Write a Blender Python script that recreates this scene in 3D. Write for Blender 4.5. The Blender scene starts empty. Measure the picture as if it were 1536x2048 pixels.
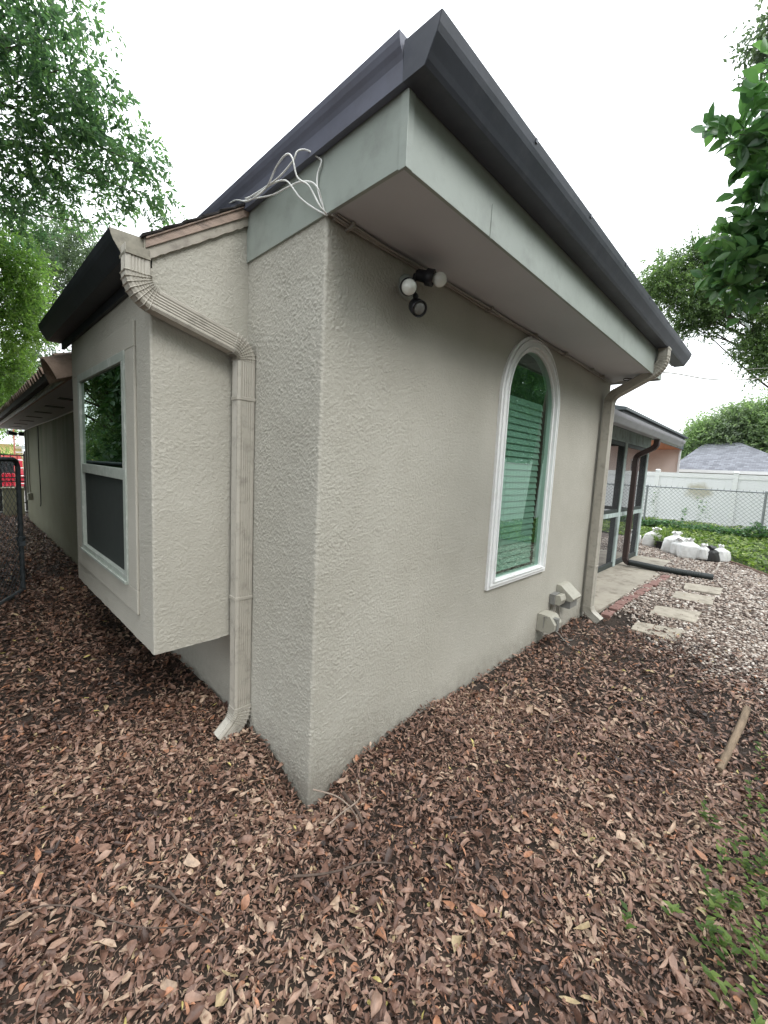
import bpy, math, random
import numpy as np
from mathutils import Vector, Matrix
rng = np.random.default_rng(7)
random.seed(7)
S = bpy.context.scene
COL = S.collection

# ------------------------------------------------------------------ camera
cam_d = bpy.data.cameras.new('camera'); cam = bpy.data.objects.new('camera', cam_d); COL.objects.link(cam)
cam_d.sensor_fit = 'HORIZONTAL'; cam_d.sensor_width = 36.0; cam_d.lens = 36.0*831.4/1536
cam_d.clip_start = 0.02; cam_d.clip_end = 600
CR, CU, CF = Vector((0.6956,-0.7168,0.04838)), Vector((0.04411,0.10982,0.99297)), Vector((0.71708,0.68857,-0.108))
M = Matrix((CR, CU, -CF)).transposed().to_4x4(); M.translation = (-1.0393,-1.3775,1.5)
cam.matrix_world = M; S.camera = cam

# ------------------------------------------------------------------ world + sun (overcast)
SUN_EL, SUN_AZ = math.radians(48), math.radians(-96)      # azimuth of the sun measured from +X
W = bpy.data.worlds.new('World'); S.world = W; W.use_nodes = True
wn = W.node_tree.nodes; wl = W.node_tree.links; wn.clear()
sky = wn.new('ShaderNodeTexSky'); sky.sky_type = 'NISHITA'; sky.sun_disc = False
sky.sun_elevation = SUN_EL; sky.sun_rotation = math.radians(90)-SUN_AZ; sky.air_density = 1.0; sky.dust_density = 3.0
mx = wn.new('ShaderNodeMixRGB'); mx.inputs['Fac'].default_value = 0.9
tcw = wn.new('ShaderNodeTexCoord'); spw = wn.new('ShaderNodeSeparateXYZ'); wl.new(tcw.outputs['Generated'], spw.inputs[0])
crw = wn.new('ShaderNodeMapRange'); crw.inputs['From Min'].default_value = 0.0; crw.inputs['From Max'].default_value = 1.0
crw.inputs['To Min'].default_value = 0.46; crw.inputs['To Max'].default_value = 1.0; wl.new(spw.outputs['Z'], crw.inputs['Value'])
clw = wn.new('ShaderNodeVectorMath'); clw.operation = 'SCALE'; clw.inputs[0].default_value = (31.0, 32.4, 33.2)    # closed cloud deck, brighter overhead
wl.new(crw.outputs[0], clw.inputs['Scale']); wl.new(clw.outputs[0], mx.inputs['Color2'])
bg = wn.new('ShaderNodeBackground'); bg.inputs['Strength'].default_value = 0.10
wo = wn.new('ShaderNodeOutputWorld')
wl.new(sky.outputs[0], mx.inputs['Color1']); wl.new(mx.outputs[0], bg.inputs['Color']); wl.new(bg.outputs[0], wo.inputs[0])
sl = bpy.data.lights.new('sun', 'SUN'); sl.energy = 1.5; sl.angle = math.radians(26); sl.color = (1.0, 0.97, 0.92)
so = bpy.data.objects.new('sun', sl); COL.objects.link(so)
sd = Vector((math.cos(SUN_EL)*math.cos(SUN_AZ), math.cos(SUN_EL)*math.sin(SUN_AZ), math.sin(SUN_EL)))
so.rotation_euler = sd.to_track_quat('Z', 'Y').to_euler(); so.location = sd*30
S.view_settings.view_transform = 'Standard'; S.view_settings.look = 'None'
S.view_settings.exposure = 0.20; S.view_settings.gamma = 1.0
S.render.engine = 'CYCLES'; S.cycles.use_denoising = True
S.cycles.max_bounces = 8; S.cycles.transparent_max_bounces = 24; S.cycles.diffuse_bounces = 4

# ------------------------------------------------------------------ materials
def newmat(name):
    m = bpy.data.materials.new(name); m.use_nodes = True
    nt = m.node_tree; nt.nodes.clear()
    out = nt.nodes.new('ShaderNodeOutputMaterial'); b = nt.nodes.new('ShaderNodeBsdfPrincipled')
    nt.links.new(b.outputs[0], out.inputs[0])
    return m, nt, b, out
def N(nt, t, **kw):
    n = nt.nodes.new(t)
    for k, v in kw.items():
        if k in n.inputs: n.inputs[k].default_value = v
        else: setattr(n, k, v)
    return n
def coords(nt, scale=None):
    c = nt.nodes.new('ShaderNodeTexCoord')
    if scale is None: return c.outputs['Object']
    mp = nt.nodes.new('ShaderNodeMapping'); mp.inputs['Scale'].default_value = scale
    nt.links.new(c.outputs['Object'], mp.inputs['Vector']); return mp.outputs[0]
def ramp(nt, fac, stops):
    r = nt.nodes.new('ShaderNodeValToRGB'); e = r.color_ramp.elements
    while len(e) < len(stops): e.new(0.5)
    for el, (p, c) in zip(e, stops): el.position = p; el.color = (*c, 1)
    nt.links.new(fac, r.inputs[0]); return r.outputs[0]
def P(name, col, rough=0.6, var=0.15, vscale=6.0, bump=0.0, bscale=200.0, metallic=0.0, spec=0.5, scale=None, dirt=None, coat=0.0):
    m, nt, b, out = newmat(name)
    v = coords(nt, scale)
    n = N(nt, 'ShaderNodeTexNoise', Scale=vscale, Detail=6.0, Roughness=0.6); nt.links.new(v, n.inputs['Vector'])
    lo = tuple(c*(1-var) for c in col); hi = tuple(min(1, c*(1+var)) for c in col)
    c = ramp(nt, n.outputs['Fac'], [(0.3, lo), (0.7, hi)])
    if dirt:
        dcol, amt, dsc = dirt
        n2 = N(nt, 'ShaderNodeTexNoise', Scale=dsc, Detail=8.0, Roughness=0.7); nt.links.new(v, n2.inputs['Vector'])
        f = ramp(nt, n2.outputs['Fac'], [(0.5, (0,0,0)), (0.72, (amt,amt,amt))])
        mxx = nt.nodes.new('ShaderNodeMixRGB'); nt.links.new(f, mxx.inputs[0]); nt.links.new(c, mxx.inputs[1]); mxx.inputs[2].default_value = (*dcol, 1)
        c = mxx.outputs[0]
    nt.links.new(c, b.inputs['Base Color'])
    b.inputs['Roughness'].default_value = rough; b.inputs['Metallic'].default_value = metallic
    b.inputs['Specular IOR Level'].default_value = spec; b.inputs['Coat Weight'].default_value = coat
    if bump:
        nb = N(nt, 'ShaderNodeTexNoise', Scale=bscale, Detail=4.0); nt.links.new(v, nb.inputs['Vector'])
        bp = N(nt, 'ShaderNodeBump', Strength=1.0, Distance=bump); nt.links.new(nb.outputs['Fac'], bp.inputs['Height'])
        nt.links.new(bp.outputs[0], b.inputs['Normal'])
    return m
def rndmat(name, stops, rough=0.7, trans=0.0, spec=0.3, bump=0.0, bscale=60, mottling=0.25, mscale=60):
    """one colour per small piece, picked by the mesh attribute rnd"""
    m, nt, b, out = newmat(name)
    a = nt.nodes.new('ShaderNodeAttribute'); a.attribute_name = 'rnd'
    c = ramp(nt, a.outputs['Fac'], stops)
    v = coords(nt)
    n = N(nt, 'ShaderNodeTexNoise', Scale=mscale, Detail=3.0); nt.links.new(v, n.inputs['Vector'])
    g = ramp(nt, n.outputs['Fac'], [(0.3, (1-mottling,)*3), (0.7, (1+mottling,)*3)])
    mm = N(nt, 'ShaderNodeMixRGB', blend_type='MULTIPLY'); mm.inputs[0].default_value = 1
    nt.links.new(c, mm.inputs[1]); nt.links.new(g, mm.inputs[2]); c = mm.outputs[0]
    nt.links.new(c, b.inputs['Base Color'])
    b.inputs['Roughness'].default_value = rough; b.inputs['Specular IOR Level'].default_value = spec
    if bump:
        nb = N(nt, 'ShaderNodeTexNoise', Scale=bscale, Detail=3.0); nt.links.new(v, nb.inputs['Vector'])
        bp = N(nt, 'ShaderNodeBump', Strength=1.0, Distance=bump); nt.links.new(nb.outputs['Fac'], bp.inputs['Height'])
        nt.links.new(bp.outputs[0], b.inputs['Normal'])
    if trans:
        t = nt.nodes.new('ShaderNodeBsdfTranslucent')
        br = N(nt, 'ShaderNodeMixRGB', blend_type='MULTIPLY'); br.inputs[0].default_value = 1
        nt.links.new(c, br.inputs[1]); br.inputs[2].default_value = (1.6, 1.85, 1.0, 1)
        nt.links.new(br.outputs[0], t.inputs[0])
        ms = nt.nodes.new('ShaderNodeMixShader'); ms.inputs[0].default_value = trans
        nt.links.new(b.outputs[0], ms.inputs[1]); nt.links.new(t.outputs[0], ms.inputs[2]); nt.links.new(ms.outputs[0], out.inputs[0])
    return m

def stucco_mat(name, col, bump=0.0026, streak=None):
    m, nt, b, out = newmat(name)
    v = coords(nt)
    n = N(nt, 'ShaderNodeTexNoise', Scale=1.6, Detail=7.0, Roughness=0.6); nt.links.new(v, n.inputs['Vector'])
    c = ramp(nt, n.outputs['Fac'], [(0.3, tuple(x*k for x, k in zip(col, (0.89,0.88,0.86)))), (0.7, tuple(x*1.07 for x in col))])
    # grime specks and a soil splash band low on the wall
    n3 = N(nt, 'ShaderNodeTexNoise', Scale=14.0, Detail=8.0, Roughness=0.7); nt.links.new(v, n3.inputs['Vector'])
    sp = nt.nodes.new('ShaderNodeSeparateXYZ'); nt.links.new(v, sp.inputs[0])
    mr = N(nt, 'ShaderNodeMapRange'); mr.inputs['From Min'].default_value = 0.45; mr.inputs['From Max'].default_value = 0.05
    nt.links.new(sp.outputs['Z'], mr.inputs['Value'])
    mu = N(nt, 'ShaderNodeMath', operation='MULTIPLY'); nt.links.new(mr.outputs[0], mu.inputs[0]); nt.links.new(n3.outputs['Fac'], mu.inputs[1])
    f = ramp(nt, mu.outputs[0], [(0.22, (0,0,0)), (0.75, (0.6,)*3)])
    mxx = nt.nodes.new('ShaderNodeMixRGB'); nt.links.new(f, mxx.inputs[0]); nt.links.new(c, mxx.inputs[1]); mxx.inputs[2].default_value = (0.12,0.095,0.075,1)
    c = mxx.outputs[0]
    if streak:
        v2 = coords(nt, (3.0, 3.0, 0.22))
        n4 = N(nt, 'ShaderNodeTexNoise', Scale=1.7, Detail=5.0); nt.links.new(v2, n4.inputs['Vector'])
        mr2 = N(nt, 'ShaderNodeMapRange'); mr2.inputs['From Min'].default_value = streak[0]; mr2.inputs['From Max'].default_value = streak[1]
        nt.links.new(sp.outputs['Z'], mr2.inputs['Value'])
        mu2 = N(nt, 'ShaderNodeMath', operation='MULTIPLY'); nt.links.new(mr2.outputs[0], mu2.inputs[0]); nt.links.new(n4.outputs['Fac'], mu2.inputs[1])
        f2 = ramp(nt, mu2.outputs[0], [(0.2, (0,0,0)), (0.7, (0.75,)*3)])
        m2 = nt.nodes.new('ShaderNodeMixRGB'); nt.links.new(f2, m2.inputs[0]); nt.links.new(c, m2.inputs[1]); m2.inputs[2].default_value = (0.10,0.13,0.065,1)
        c = m2.outputs[0]
    nt.links.new(c, b.inputs['Base Color']); b.inputs['Roughness'].default_value = 0.82; b.inputs['Specular IOR Level'].default_value = 0.3
    nb = N(nt, 'ShaderNodeTexNoise', Scale=190.0, Detail=3.0, Roughness=0.6); nt.links.new(v, nb.inputs['Vector'])
    bp = N(nt, 'ShaderNodeBump', Strength=1.0, Distance=bump); nt.links.new(nb.outputs['Fac'], bp.inputs['Height'])
    nt.links.new(bp.outputs[0], b.inputs['Normal'])
    return m

WALLC = (0.435, 0.42, 0.372)
MT = {}
MT['stucco'] = stucco_mat('stucco', WALLC)
MT['stucco_old'] = stucco_mat('stucco_aged', (0.31,0.305,0.225), 0.001, (0.7, 1.8))
MT['fascia'] = P('fascia_paint', (0.32,0.355,0.325), 0.45, 0.07, 3, 0.0006, 40, dirt=((0.10,0.10,0.09), 0.35, 5))
MT['soffit'] = P('soffit_paint', (0.50,0.505,0.525), 0.7, 0.05, 2, 0.0004, 90)
MT['gutter'] = P('bronze_gutter', (0.052,0.057,0.076), 0.45, 0.2, 5, 0.0005, 30, spec=0.5, dirt=((0.11,0.11,0.13), 0.35, 9))  # blue tint puts lens-flare haze into the bronze colour
MT['gutterd'] = P('blackened_gutter', (0.018,0.020,0.027), 0.55, 0.3, 8, 0.001, 30)
MT['rake'] = P('bronze_rake', (0.125,0.13,0.170), 0.5, 0.15, 4, 0.0005, 30, dirt=((0.09,0.085,0.1), 0.5, 7))  # paler and bluer bronze, stronger flare haze painted into the base colour
MT['tan'] = P('tan_aluminium', (0.42,0.395,0.345), 0.4, 0.06, 5, 0.0, dirt=((0.13,0.12,0.10), 0.5, 16))
MT['tan_cap'] = P('tan_dirty', (0.26,0.24,0.19), 0.5, 0.2, 20, 0.0, dirt=((0.07,0.06,0.05), 0.6, 25))
MT['pink'] = P('weathered_trim', (0.36,0.27,0.22), 0.6, 0.2, 10, 0.0008, 60, scale=(1,1,4), dirt=((0.08,0.065,0.06), 0.8, 8))
MT['trim2'] = P('weathered_rake_board', (0.36,0.33,0.28), 0.6, 0.15, 12, 0.0008, 60, dirt=((0.10,0.08,0.07), 0.6, 14))
MT['shingle'] = P('asphalt_shingle', (0.05,0.045,0.045), 0.95, 0.4, 40, 0.003, 120)
MT['white'] = P('white_vinyl', (0.80,0.81,0.81), 0.32, 0.03, 5, dirt=((0.5,0.48,0.42), 0.25, 20))
MT['framegreen'] = P('painted_window_frame', (0.34,0.375,0.34), 0.45, 0.1, 12, dirt=((0.7,0.7,0.68), 0.5, 18))
MT['blackp'] = P('black_plastic', (0.018,0.019,0.024), 0.4, 0.3, 20)
MT['hole'] = P('dark_inside', (0.006,0.006,0.006), 0.9, 0.0)  # near-black paint for the shade inside the pipe ends
MT['beigep'] = P('beige_plastic', (0.38,0.365,0.31), 0.5, 0.06, 20, dirt=((0.2,0.18,0.14), 0.5, 20))
MT['greyp'] = P('grey_plastic', (0.20,0.20,0.19), 0.5, 0.1, 20)
MT['wire'] = P('white_wire', (0.78,0.78,0.76), 0.5, 0.1, 30)
MT['wiretan'] = P('painted_wire', (0.33,0.31,0.28), 0.5, 0.15, 30)
MT['wiredark'] = P('dark_wire', (0.05,0.05,0.045), 0.6, 0.2, 30)
MT['bulb'] = P('bulb_glass', (0.78,0.80,0.76), 0.12, 0.02, 5, spec=0.7)
MT['galv'] = P('galvanised_steel', (0.30,0.32,0.33), 0.45, 0.25, 25, metallic=0.6)
MT['galvd'] = P('weathered_pipe', (0.075,0.09,0.10), 0.5, 0.3, 20, metallic=0.3)
MT['iron'] = P('black_iron', (0.015,0.015,0.016), 0.5, 0.2, 20)
MT['bark'] = P('bark', (0.085,0.065,0.05), 0.9, 0.4, 12, 0.01, 30, scale=(1,1,0.3))
MT['conc'] = P('concrete', (0.36,0.325,0.27), 0.9, 0.15, 3, 0.002, 60, dirt=((0.11,0.085,0.06), 0.8, 5))
MT['stone'] = P('stepping_stone', (0.38,0.34,0.28), 0.9, 0.15, 8, 0.002, 60, dirt=((0.16,0.13,0.10), 0.8, 9))
MT['brick'] = P('red_brick', (0.26,0.145,0.125), 0.85, 0.25, 14, 0.002, 80, dirt=((0.12,0.06,0.05), 0.7, 14))
MT['porchpaint'] = P('flaking_paint', (0.42,0.50,0.49), 0.7, 0.15, 9, 0.001, 40, scale=(1,1,0.4), dirt=((0.08,0.075,0.07), 0.8, 14))
MT['porchdark'] = P('dark_frame', (0.035,0.045,0.043), 0.6, 0.3, 9)
MT['wood'] = P('worn_wood', (0.13,0.085,0.06), 0.85, 0.5, 18, 0.002, 40, scale=(1,1,0.15))
MT['greygut'] = P('grey_gutter', (0.33,0.325,0.36), 0.4, 0.06, 6, dirt=((0.16,0.15,0.16), 0.4, 8))
MT['brown'] = P('brown_aluminium', (0.055,0.034,0.032), 0.3, 0.15, 6, spec=0.6)
MT['corr'] = P('black_corrugated', (0.012,0.018,0.017), 0.4, 0.2, 20)
MT['bag'] = P('woven_sack', (0.74,0.74,0.73), 0.6, 0.08, 18, 0.006, 22, dirt=((0.45,0.42,0.38), 0.5, 10))
MT['blackbag'] = P('black_sack', (0.03,0.03,0.03), 0.5, 0.3, 12, 0.006, 20)
MT['peach'] = P('peach_stucco', (0.80,0.68,0.61), 0.85, 0.04, 3, 0.001, 60)
MT['cedar'] = P('orange_soffit', (0.80,0.36,0.18), 0.7, 0.2, 3, scale=(0.3,6,1))
MT['slate'] = P('dark_fascia', (0.052,0.066,0.072), 0.55, 0.15, 3)
MT['terra'] = P('barrel_tile', (0.34,0.25,0.20), 0.85, 0.25, 8, 0.002, 60, dirt=((0.09,0.07,0.06), 0.7, 10))
MT['tilend'] = P('tile_underside', (0.035,0.028,0.024), 0.9, 0.3, 8)  # near-black tone paints the shade beneath the tiles
MT['yellow'] = P('yellow_stucco', (0.80,0.66,0.30), 0.85, 0.05, 3)
MT['red'] = P('red_car_paint', (0.42,0.010,0.03), 0.25, 0.05, 3, coat=0.6)
MT['silver'] = P('silver_car_paint', (0.42,0.44,0.47), 0.3, 0.05, 3, metallic=0.5, coat=0.6)
MT['cglass'] = P('car_glass', (0.02,0.025,0.03), 0.08, 0.1, 3, spec=0.8)
MT['tyre'] = P('tyre', (0.015,0.015,0.015), 0.9, 0.1, 3)
MT['alu'] = P('aluminium', (0.62,0.62,0.62), 0.35, 0.1, 9, metallic=0.5)
MT['orange'] = P('orange_fibreglass', (0.52,0.17,0.11), 0.5, 0.1, 9)
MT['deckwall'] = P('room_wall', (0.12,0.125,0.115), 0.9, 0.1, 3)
MT['mud'] = P('mulch_edging', (0.12,0.075,0.055), 0.95, 0.4, 14, 0.006, 40)
# neighbour's shingle roof with courses
m, nt, b, out = newmat('grey_shingles'); v = coords(nt)
bt = N(nt, 'ShaderNodeTexBrick', Scale=1.0); bt.inputs['Color1'].default_value = (0.22,0.23,0.26,1); bt.inputs['Color2'].default_value = (0.13,0.135,0.155,1)
bt.inputs['Mortar'].default_value = (0.09,0.09,0.10,1); bt.inputs['Brick Width'].default_value = 0.27; bt.inputs['Row Height'].default_value = 0.085; bt.inputs['Mortar Size'].default_value = 0.006
mp = nt.nodes.new('ShaderNodeMapping'); mp.inputs['Rotation'].default_value = (0, 0, 0)
cb = nt.nodes.new('ShaderNodeCombineXYZ'); sp = nt.nodes.new('ShaderNodeSeparateXYZ'); nt.links.new(v, sp.inputs[0])
nt.links.new(sp.outputs['Y'], cb.inputs['X']); nt.links.new(sp.outputs['Z'], cb.inputs['Y']); nt.links.new(cb.outputs[0], bt.inputs['Vector'])
nt.links.new(bt.outputs['Color'], b.inputs['Base Color']); b.inputs['Roughness'].default_value = 0.95; MT['gshingle'] = m
# window glass
def glassmat(name, tint, refl, rough=0.0):
    m = bpy.data.materials.new(name); m.use_nodes = True; nt = m.node_tree; nt.nodes.clear()
    out = nt.nodes.new('ShaderNodeOutputMaterial')
    t = N(nt, 'ShaderNodeBsdfTransparent'); t.inputs[0].default_value = (*tint, 1)
    g = N(nt, 'ShaderNodeBsdfGlossy', Roughness=rough); g.inputs['Color'].default_value = (refl[1], refl[2], refl[3], 1)
    lw = N(nt, 'ShaderNodeLayerWeight', Blend=0.5); ms = nt.nodes.new('ShaderNodeMixShader')
    pw = N(nt, 'ShaderNodeMath', operation='POWER'); pw.inputs[1].default_value = 5.0; nt.links.new(lw.outputs['Facing'], pw.inputs[0])
    mr = N(nt, 'ShaderNodeMapRange'); mr.inputs['To Min'].default_value = refl[0]; mr.inputs['To Max'].default_value = 1.0; nt.links.new(pw.outputs[0], mr.inputs['Value'])
    nt.links.new(mr.outputs[0], ms.inputs[0]); nt.links.new(t.outputs[0], ms.inputs[1]); nt.links.new(g.outputs[0], ms.inputs[2])
    nt.links.new(ms.outputs[0], out.inputs[0]); return m
MT['glass'] = glassmat('green_tinted_glass', (0.44,0.62,0.54), (0.21, 0.80,1.0,0.90), 0.003)
MT['glass2'] = glassmat('coated_window_glass', (0.10,0.13,0.12), (0.32, 0.85,1.0,0.92), 0.003)
MT['screen'] = P('insect_screen', (0.030,0.036,0.034), 0.75, 0.1, 20, 0.0004, 900, spec=0.3)
def meshscreen(name, col, a):
    m = bpy.data.materials.new(name); m.use_nodes = True; nt = m.node_tree; nt.nodes.clear()
    out = nt.nodes.new('ShaderNodeOutputMaterial'); t = nt.nodes.new('ShaderNodeBsdfTransparent'); d = N(nt, 'ShaderNodeBsdfDiffuse'); d.inputs[0].default_value = (*col,1)
    ms = nt.nodes.new('ShaderNodeMixShader'); ms.inputs[0].default_value = a
    nt.links.new(t.outputs[0], ms.inputs[1]); nt.links.new(d.outputs[0], ms.inputs[2]); nt.links.new(ms.outputs[0], out.inputs[0]); return m
MT['porchscreen'] = meshscreen('porch_screen', (0.10,0.10,0.11), 0.32)
MT['blind'] = P('white_blind', (0.66,0.68,0.66), 0.6, 0.04, 6)

# soil, leaves, gravel, foliage
MT['soil'] = P('ground_soil', (0.040,0.028,0.021), 0.95, 0.5, 7, 0.012, 60)
MT['leaf'] = rndmat('dead_leaves', [(0.0,(0.022,0.010,0.007)), (0.15,(0.068,0.034,0.023)), (0.34,(0.150,0.078,0.055)), (0.52,(0.215,0.122,0.088)),
    (0.70,(0.27,0.162,0.118)), (0.84,(0.33,0.218,0.160)), (0.91,(0.42,0.30,0.215)), (0.935,(0.34,0.135,0.065)), (0.975,(0.42,0.32,0.19)), (0.997,(0.40,0.33,0.10)), (1.0,(0.12,0.20,0.05))],
    0.5, 0.0, 0.5, 0.0015, 120, 0.35, 45)
MT['pebble'] = rndmat('river_pebbles', [(0.0,(0.035,0.024,0.020)), (0.25,(0.11,0.078,0.064)), (0.45,(0.24,0.182,0.150)), (0.65,(0.38,0.31,0.262)), (0.85,(0.54,0.475,0.42)), (1.0,(0.72,0.68,0.63))], 0.7, 0, 0.4, 0, 60, 0.2, 70)
MT['gravelbase'] = P('gravel_bed', (0.10,0.075,0.062), 0.95, 0.6, 40, 0.01, 90)
def fol(name, a, b_, c, tr=0.45, rough=0.5): return rndmat(name, [(0.0,a), (0.5,b_), (1.0,c)], rough, tr, 0.4, 0, 60, 0.2, 8)
MT['f1'] = fol('foliage_mid', (0.05,0.10,0.065), (0.085,0.155,0.095), (0.17,0.27,0.10), 0.55)
MT['f8'] = fol('foliage_hedge', (0.02,0.05,0.02), (0.035,0.08,0.03), (0.07,0.13,0.04), 0.2)
MT['f1b'] = fol('foliage_feathery', (0.060,0.11,0.08), (0.095,0.16,0.105), (0.18,0.27,0.11), 0.66)
MT['f2'] = fol('foliage_light', (0.075,0.135,0.045), (0.14,0.22,0.07), (0.25,0.34,0.11), 0.6)
MT['f3'] = fol('foliage_grey', (0.06,0.085,0.065), (0.10,0.135,0.095), (0.15,0.20,0.12), 0.45)
MT['f4'] = fol('foliage_glossy', (0.045,0.10,0.05), (0.08,0.165,0.075), (0.16,0.30,0.11), 0.3, 0.28)
MT['f5'] = fol('foliage_oak', (0.05,0.08,0.04), (0.09,0.14,0.065), (0.18,0.25,0.10), 0.5)
MT['f6'] = fol('foliage_far', (0.13,0.18,0.11), (0.20,0.27,0.16), (0.30,0.38,0.20), 0.5)
MT['f7'] = fol('foliage_far_grey', (0.13,0.165,0.12), (0.19,0.235,0.165), (0.28,0.34,0.22), 0.5)
MT['ivy'] = fol('ivy_leaves', (0.05,0.09,0.02), (0.16,0.235,0.055), (0.34,0.40,0.14), 0.35, 0.4)

# ------------------------------------------------------------------ object helpers
def link(o, parent=None):
    COL.objects.link(o)
    if parent is not None: o.parent = parent
    return o
def empty(name, loc=(0,0,0)):
    o = bpy.data.objects.new(name, None); o.empty_display_size = 0.1; COL.objects.link(o)
    return o          # children are given in world coordinates, so the root stays at the origin
def tag(o, label=None, cat=None, group=None, kind=None):
    if label: o['label'] = label
    if cat: o['category'] = cat
    if group: o['group'] = group
    if kind: o['kind'] = kind
    return o
def npmesh(name, V, F, mat, parent=None, rnd=None, smooth=False):
    V = np.asarray(V, np.float32); F = np.asarray(F, np.int32)
    me = bpy.data.meshes.new(name); k = F.shape[1]
    me.vertices.add(len(V)); me.vertices.foreach_set('co', V.ravel())
    me.loops.add(F.size); me.loops.foreach_set('vertex_index', F.ravel())
    me.polygons.add(len(F)); me.polygons.foreach_set('loop_start', np.arange(0, F.size, k, dtype=np.int32))
    me.polygons.foreach_set('loop_total', np.full(len(F), k, np.int32))
    me.polygons.foreach_set('use_smooth', np.full(len(F), smooth, bool))
    if rnd is not None:
        a = me.attributes.new('rnd', 'FLOAT', 'POINT'); a.data.foreach_set('value', np.asarray(rnd, np.float32))
    me.update(calc_edges=True); me.materials.append(mat)
    return link(bpy.data.objects.new(name, me), parent)
class MB:
    def __init__(s): s.v = []; s.f = []; s.sm = []
    def add(s, vs, fs, smooth=False):
        o = len(s.v); s.v += [tuple(map(float, p)) for p in vs]; s.f += [tuple(i+o for i in f) for f in fs]; s.sm += [smooth]*len(fs); return s
    def box(s, a, b):
        x0,y0,z0 = a; x1,y1,z1 = b
        return s.add([(x0,y0,z0),(x1,y0,z0),(x1,y1,z0),(x0,y1,z0),(x0,y0,z1),(x1,y0,z1),(x1,y1,z1),(x0,y1,z1)],
              [(0,3,2,1),(4,5,6,7),(0,1,5,4),(1,2,6,5),(2,3,7,6),(3,0,4,7)])
    def prism(s, prof, axis, a, b, smooth=False):
        """prof: 2-D outline in the two other axes (in xyz order)"""
        n = len(prof); vs = []
        for t in (a, b):
            for p in prof:
                q = list(p); q.insert(axis, t); vs.append(q)
        fs = [(i, (i+1) % n, n+(i+1) % n, n+i) for i in range(n)]
        s.add(vs, fs, smooth); return s.add(vs, [tuple(range(n))[::-1], tuple(range(n, 2*n))])
    def tube(s, pts, r, seg=8, cap=True):
        pts = [Vector(p) for p in pts]; n = len(pts); rs = r if isinstance(r, (list, tuple)) else [r]*n
        vs = []; up = None
        for i, p in enumerate(pts):
            t = (pts[min(i+1, n-1)]-pts[max(i-1, 0)]).normalized()
            if up is None: up = Vector((0,0,1)) if abs(t.z) < 0.9 else Vector((1,0,0))
            a = t.cross(up)
            if a.length < 1e-4: a = t.orthogonal()
            a.normalize(); bb = a.cross(t).normalized(); up = bb
            for k in range(seg):
                an = 2*math.pi*k/seg; vs.append(p+(a*math.cos(an)+bb*math.sin(an))*rs[i])
        fs = [(i*seg+k, i*seg+(k+1) % seg, (i+1)*seg+(k+1) % seg, (i+1)*seg+k) for i in range(n-1) for k in range(seg)]
        s.add(vs, fs, True)
        if cap: s.add([vs[k] for k in range(seg)], [tuple(range(seg))[::-1]]); s.add([vs[(n-1)*seg+k] for k in range(seg)], [tuple(range(seg))])
        return s
    def sweep(s, pts, tans, side, prof, scales, smooth=False, cap=True):
        side = Vector(side).normalized(); n = len(pts); k = len(prof); vs = []
        for p, t, sc in zip(pts, tans, scales):
            t = Vector(t).normalized(); nn = t.cross(side).normalized()
            for a, b in prof: vs.append(Vector(p)+side*a*sc+nn*b*sc)
        fs = [(i*k+j, i*k+(j+1) % k, (i+1)*k+(j+1) % k, (i+1)*k+j) for i in range(n-1) for j in range(k)]
        s.add(vs, fs, smooth)
        if cap: s.add(vs[:k], [tuple(range(k))[::-1]])
        return s
    def lathe(s, base, axis, prof, seg=20):
        axis = Vector(axis).normalized(); a = axis.orthogonal().normalized(); b = axis.cross(a); base = Vector(base); vs = []
        for h, r in prof:
            for k in range(seg):
                an = 2*math.pi*k/seg; vs.append(base+axis*h+(a*math.cos(an)+b*math.sin(an))*r)
        n = len(prof)
        return s.add(vs, [(i*seg+k, i*seg+(k+1) % seg, (i+1)*seg+(k+1) % seg, (i+1)*seg+k) for i in range(n-1) for k in range(seg)], True)
    def build(s, name, mat, parent=None, bevel=0.0):
        me = bpy.data.meshes.new(name); me.from_pydata(s.v, [], s.f); me.polygons.foreach_set('use_smooth', s.sm); me.materials.append(mat); me.update()
        o = link(bpy.data.objects.new(name, me), parent)
        if bevel:
            md = o.modifiers.new('bevel', 'BEVEL'); md.width = bevel; md.segments = 2; md.limit_method = 'ANGLE'; md.angle_limit = math.radians(50)
        return o
def arc(p0, t0, t1, r, n=9):
    """points and tangents of a circular bend that starts at p0 heading t0 and leaves heading t1"""
    t0 = Vector(t0).normalized(); t1 = Vector(t1).normalized(); ax = t0.cross(t1).normalized(); ang = t0.angle(t1)
    c = Vector(p0)+ax.cross(t0)*r; out = []; tan = []
    for i in range(n+1):
        q = Matrix.Rotation(ang*i/n, 3, ax); out.append(c+q @ (Vector(p0)-c)); tan.append(q @ t0)
    return out, tan
def smoothline(pts, n=6):
    pts = [Vector(p) for p in pts]; P_ = [pts[0]]+pts+[pts[-1]]; out = []
    for i in range(1, len(P_)-2):
        for k in range(n):
            t = k/n; a, b, c, d = P_[i-1:i+3]
            out.append(0.5*((2*b)+(c-a)*t+(2*a-5*b+4*c-d)*t*t+(3*b-a-3*c+d)*t**3))
    return out+[pts[-1]]

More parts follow.
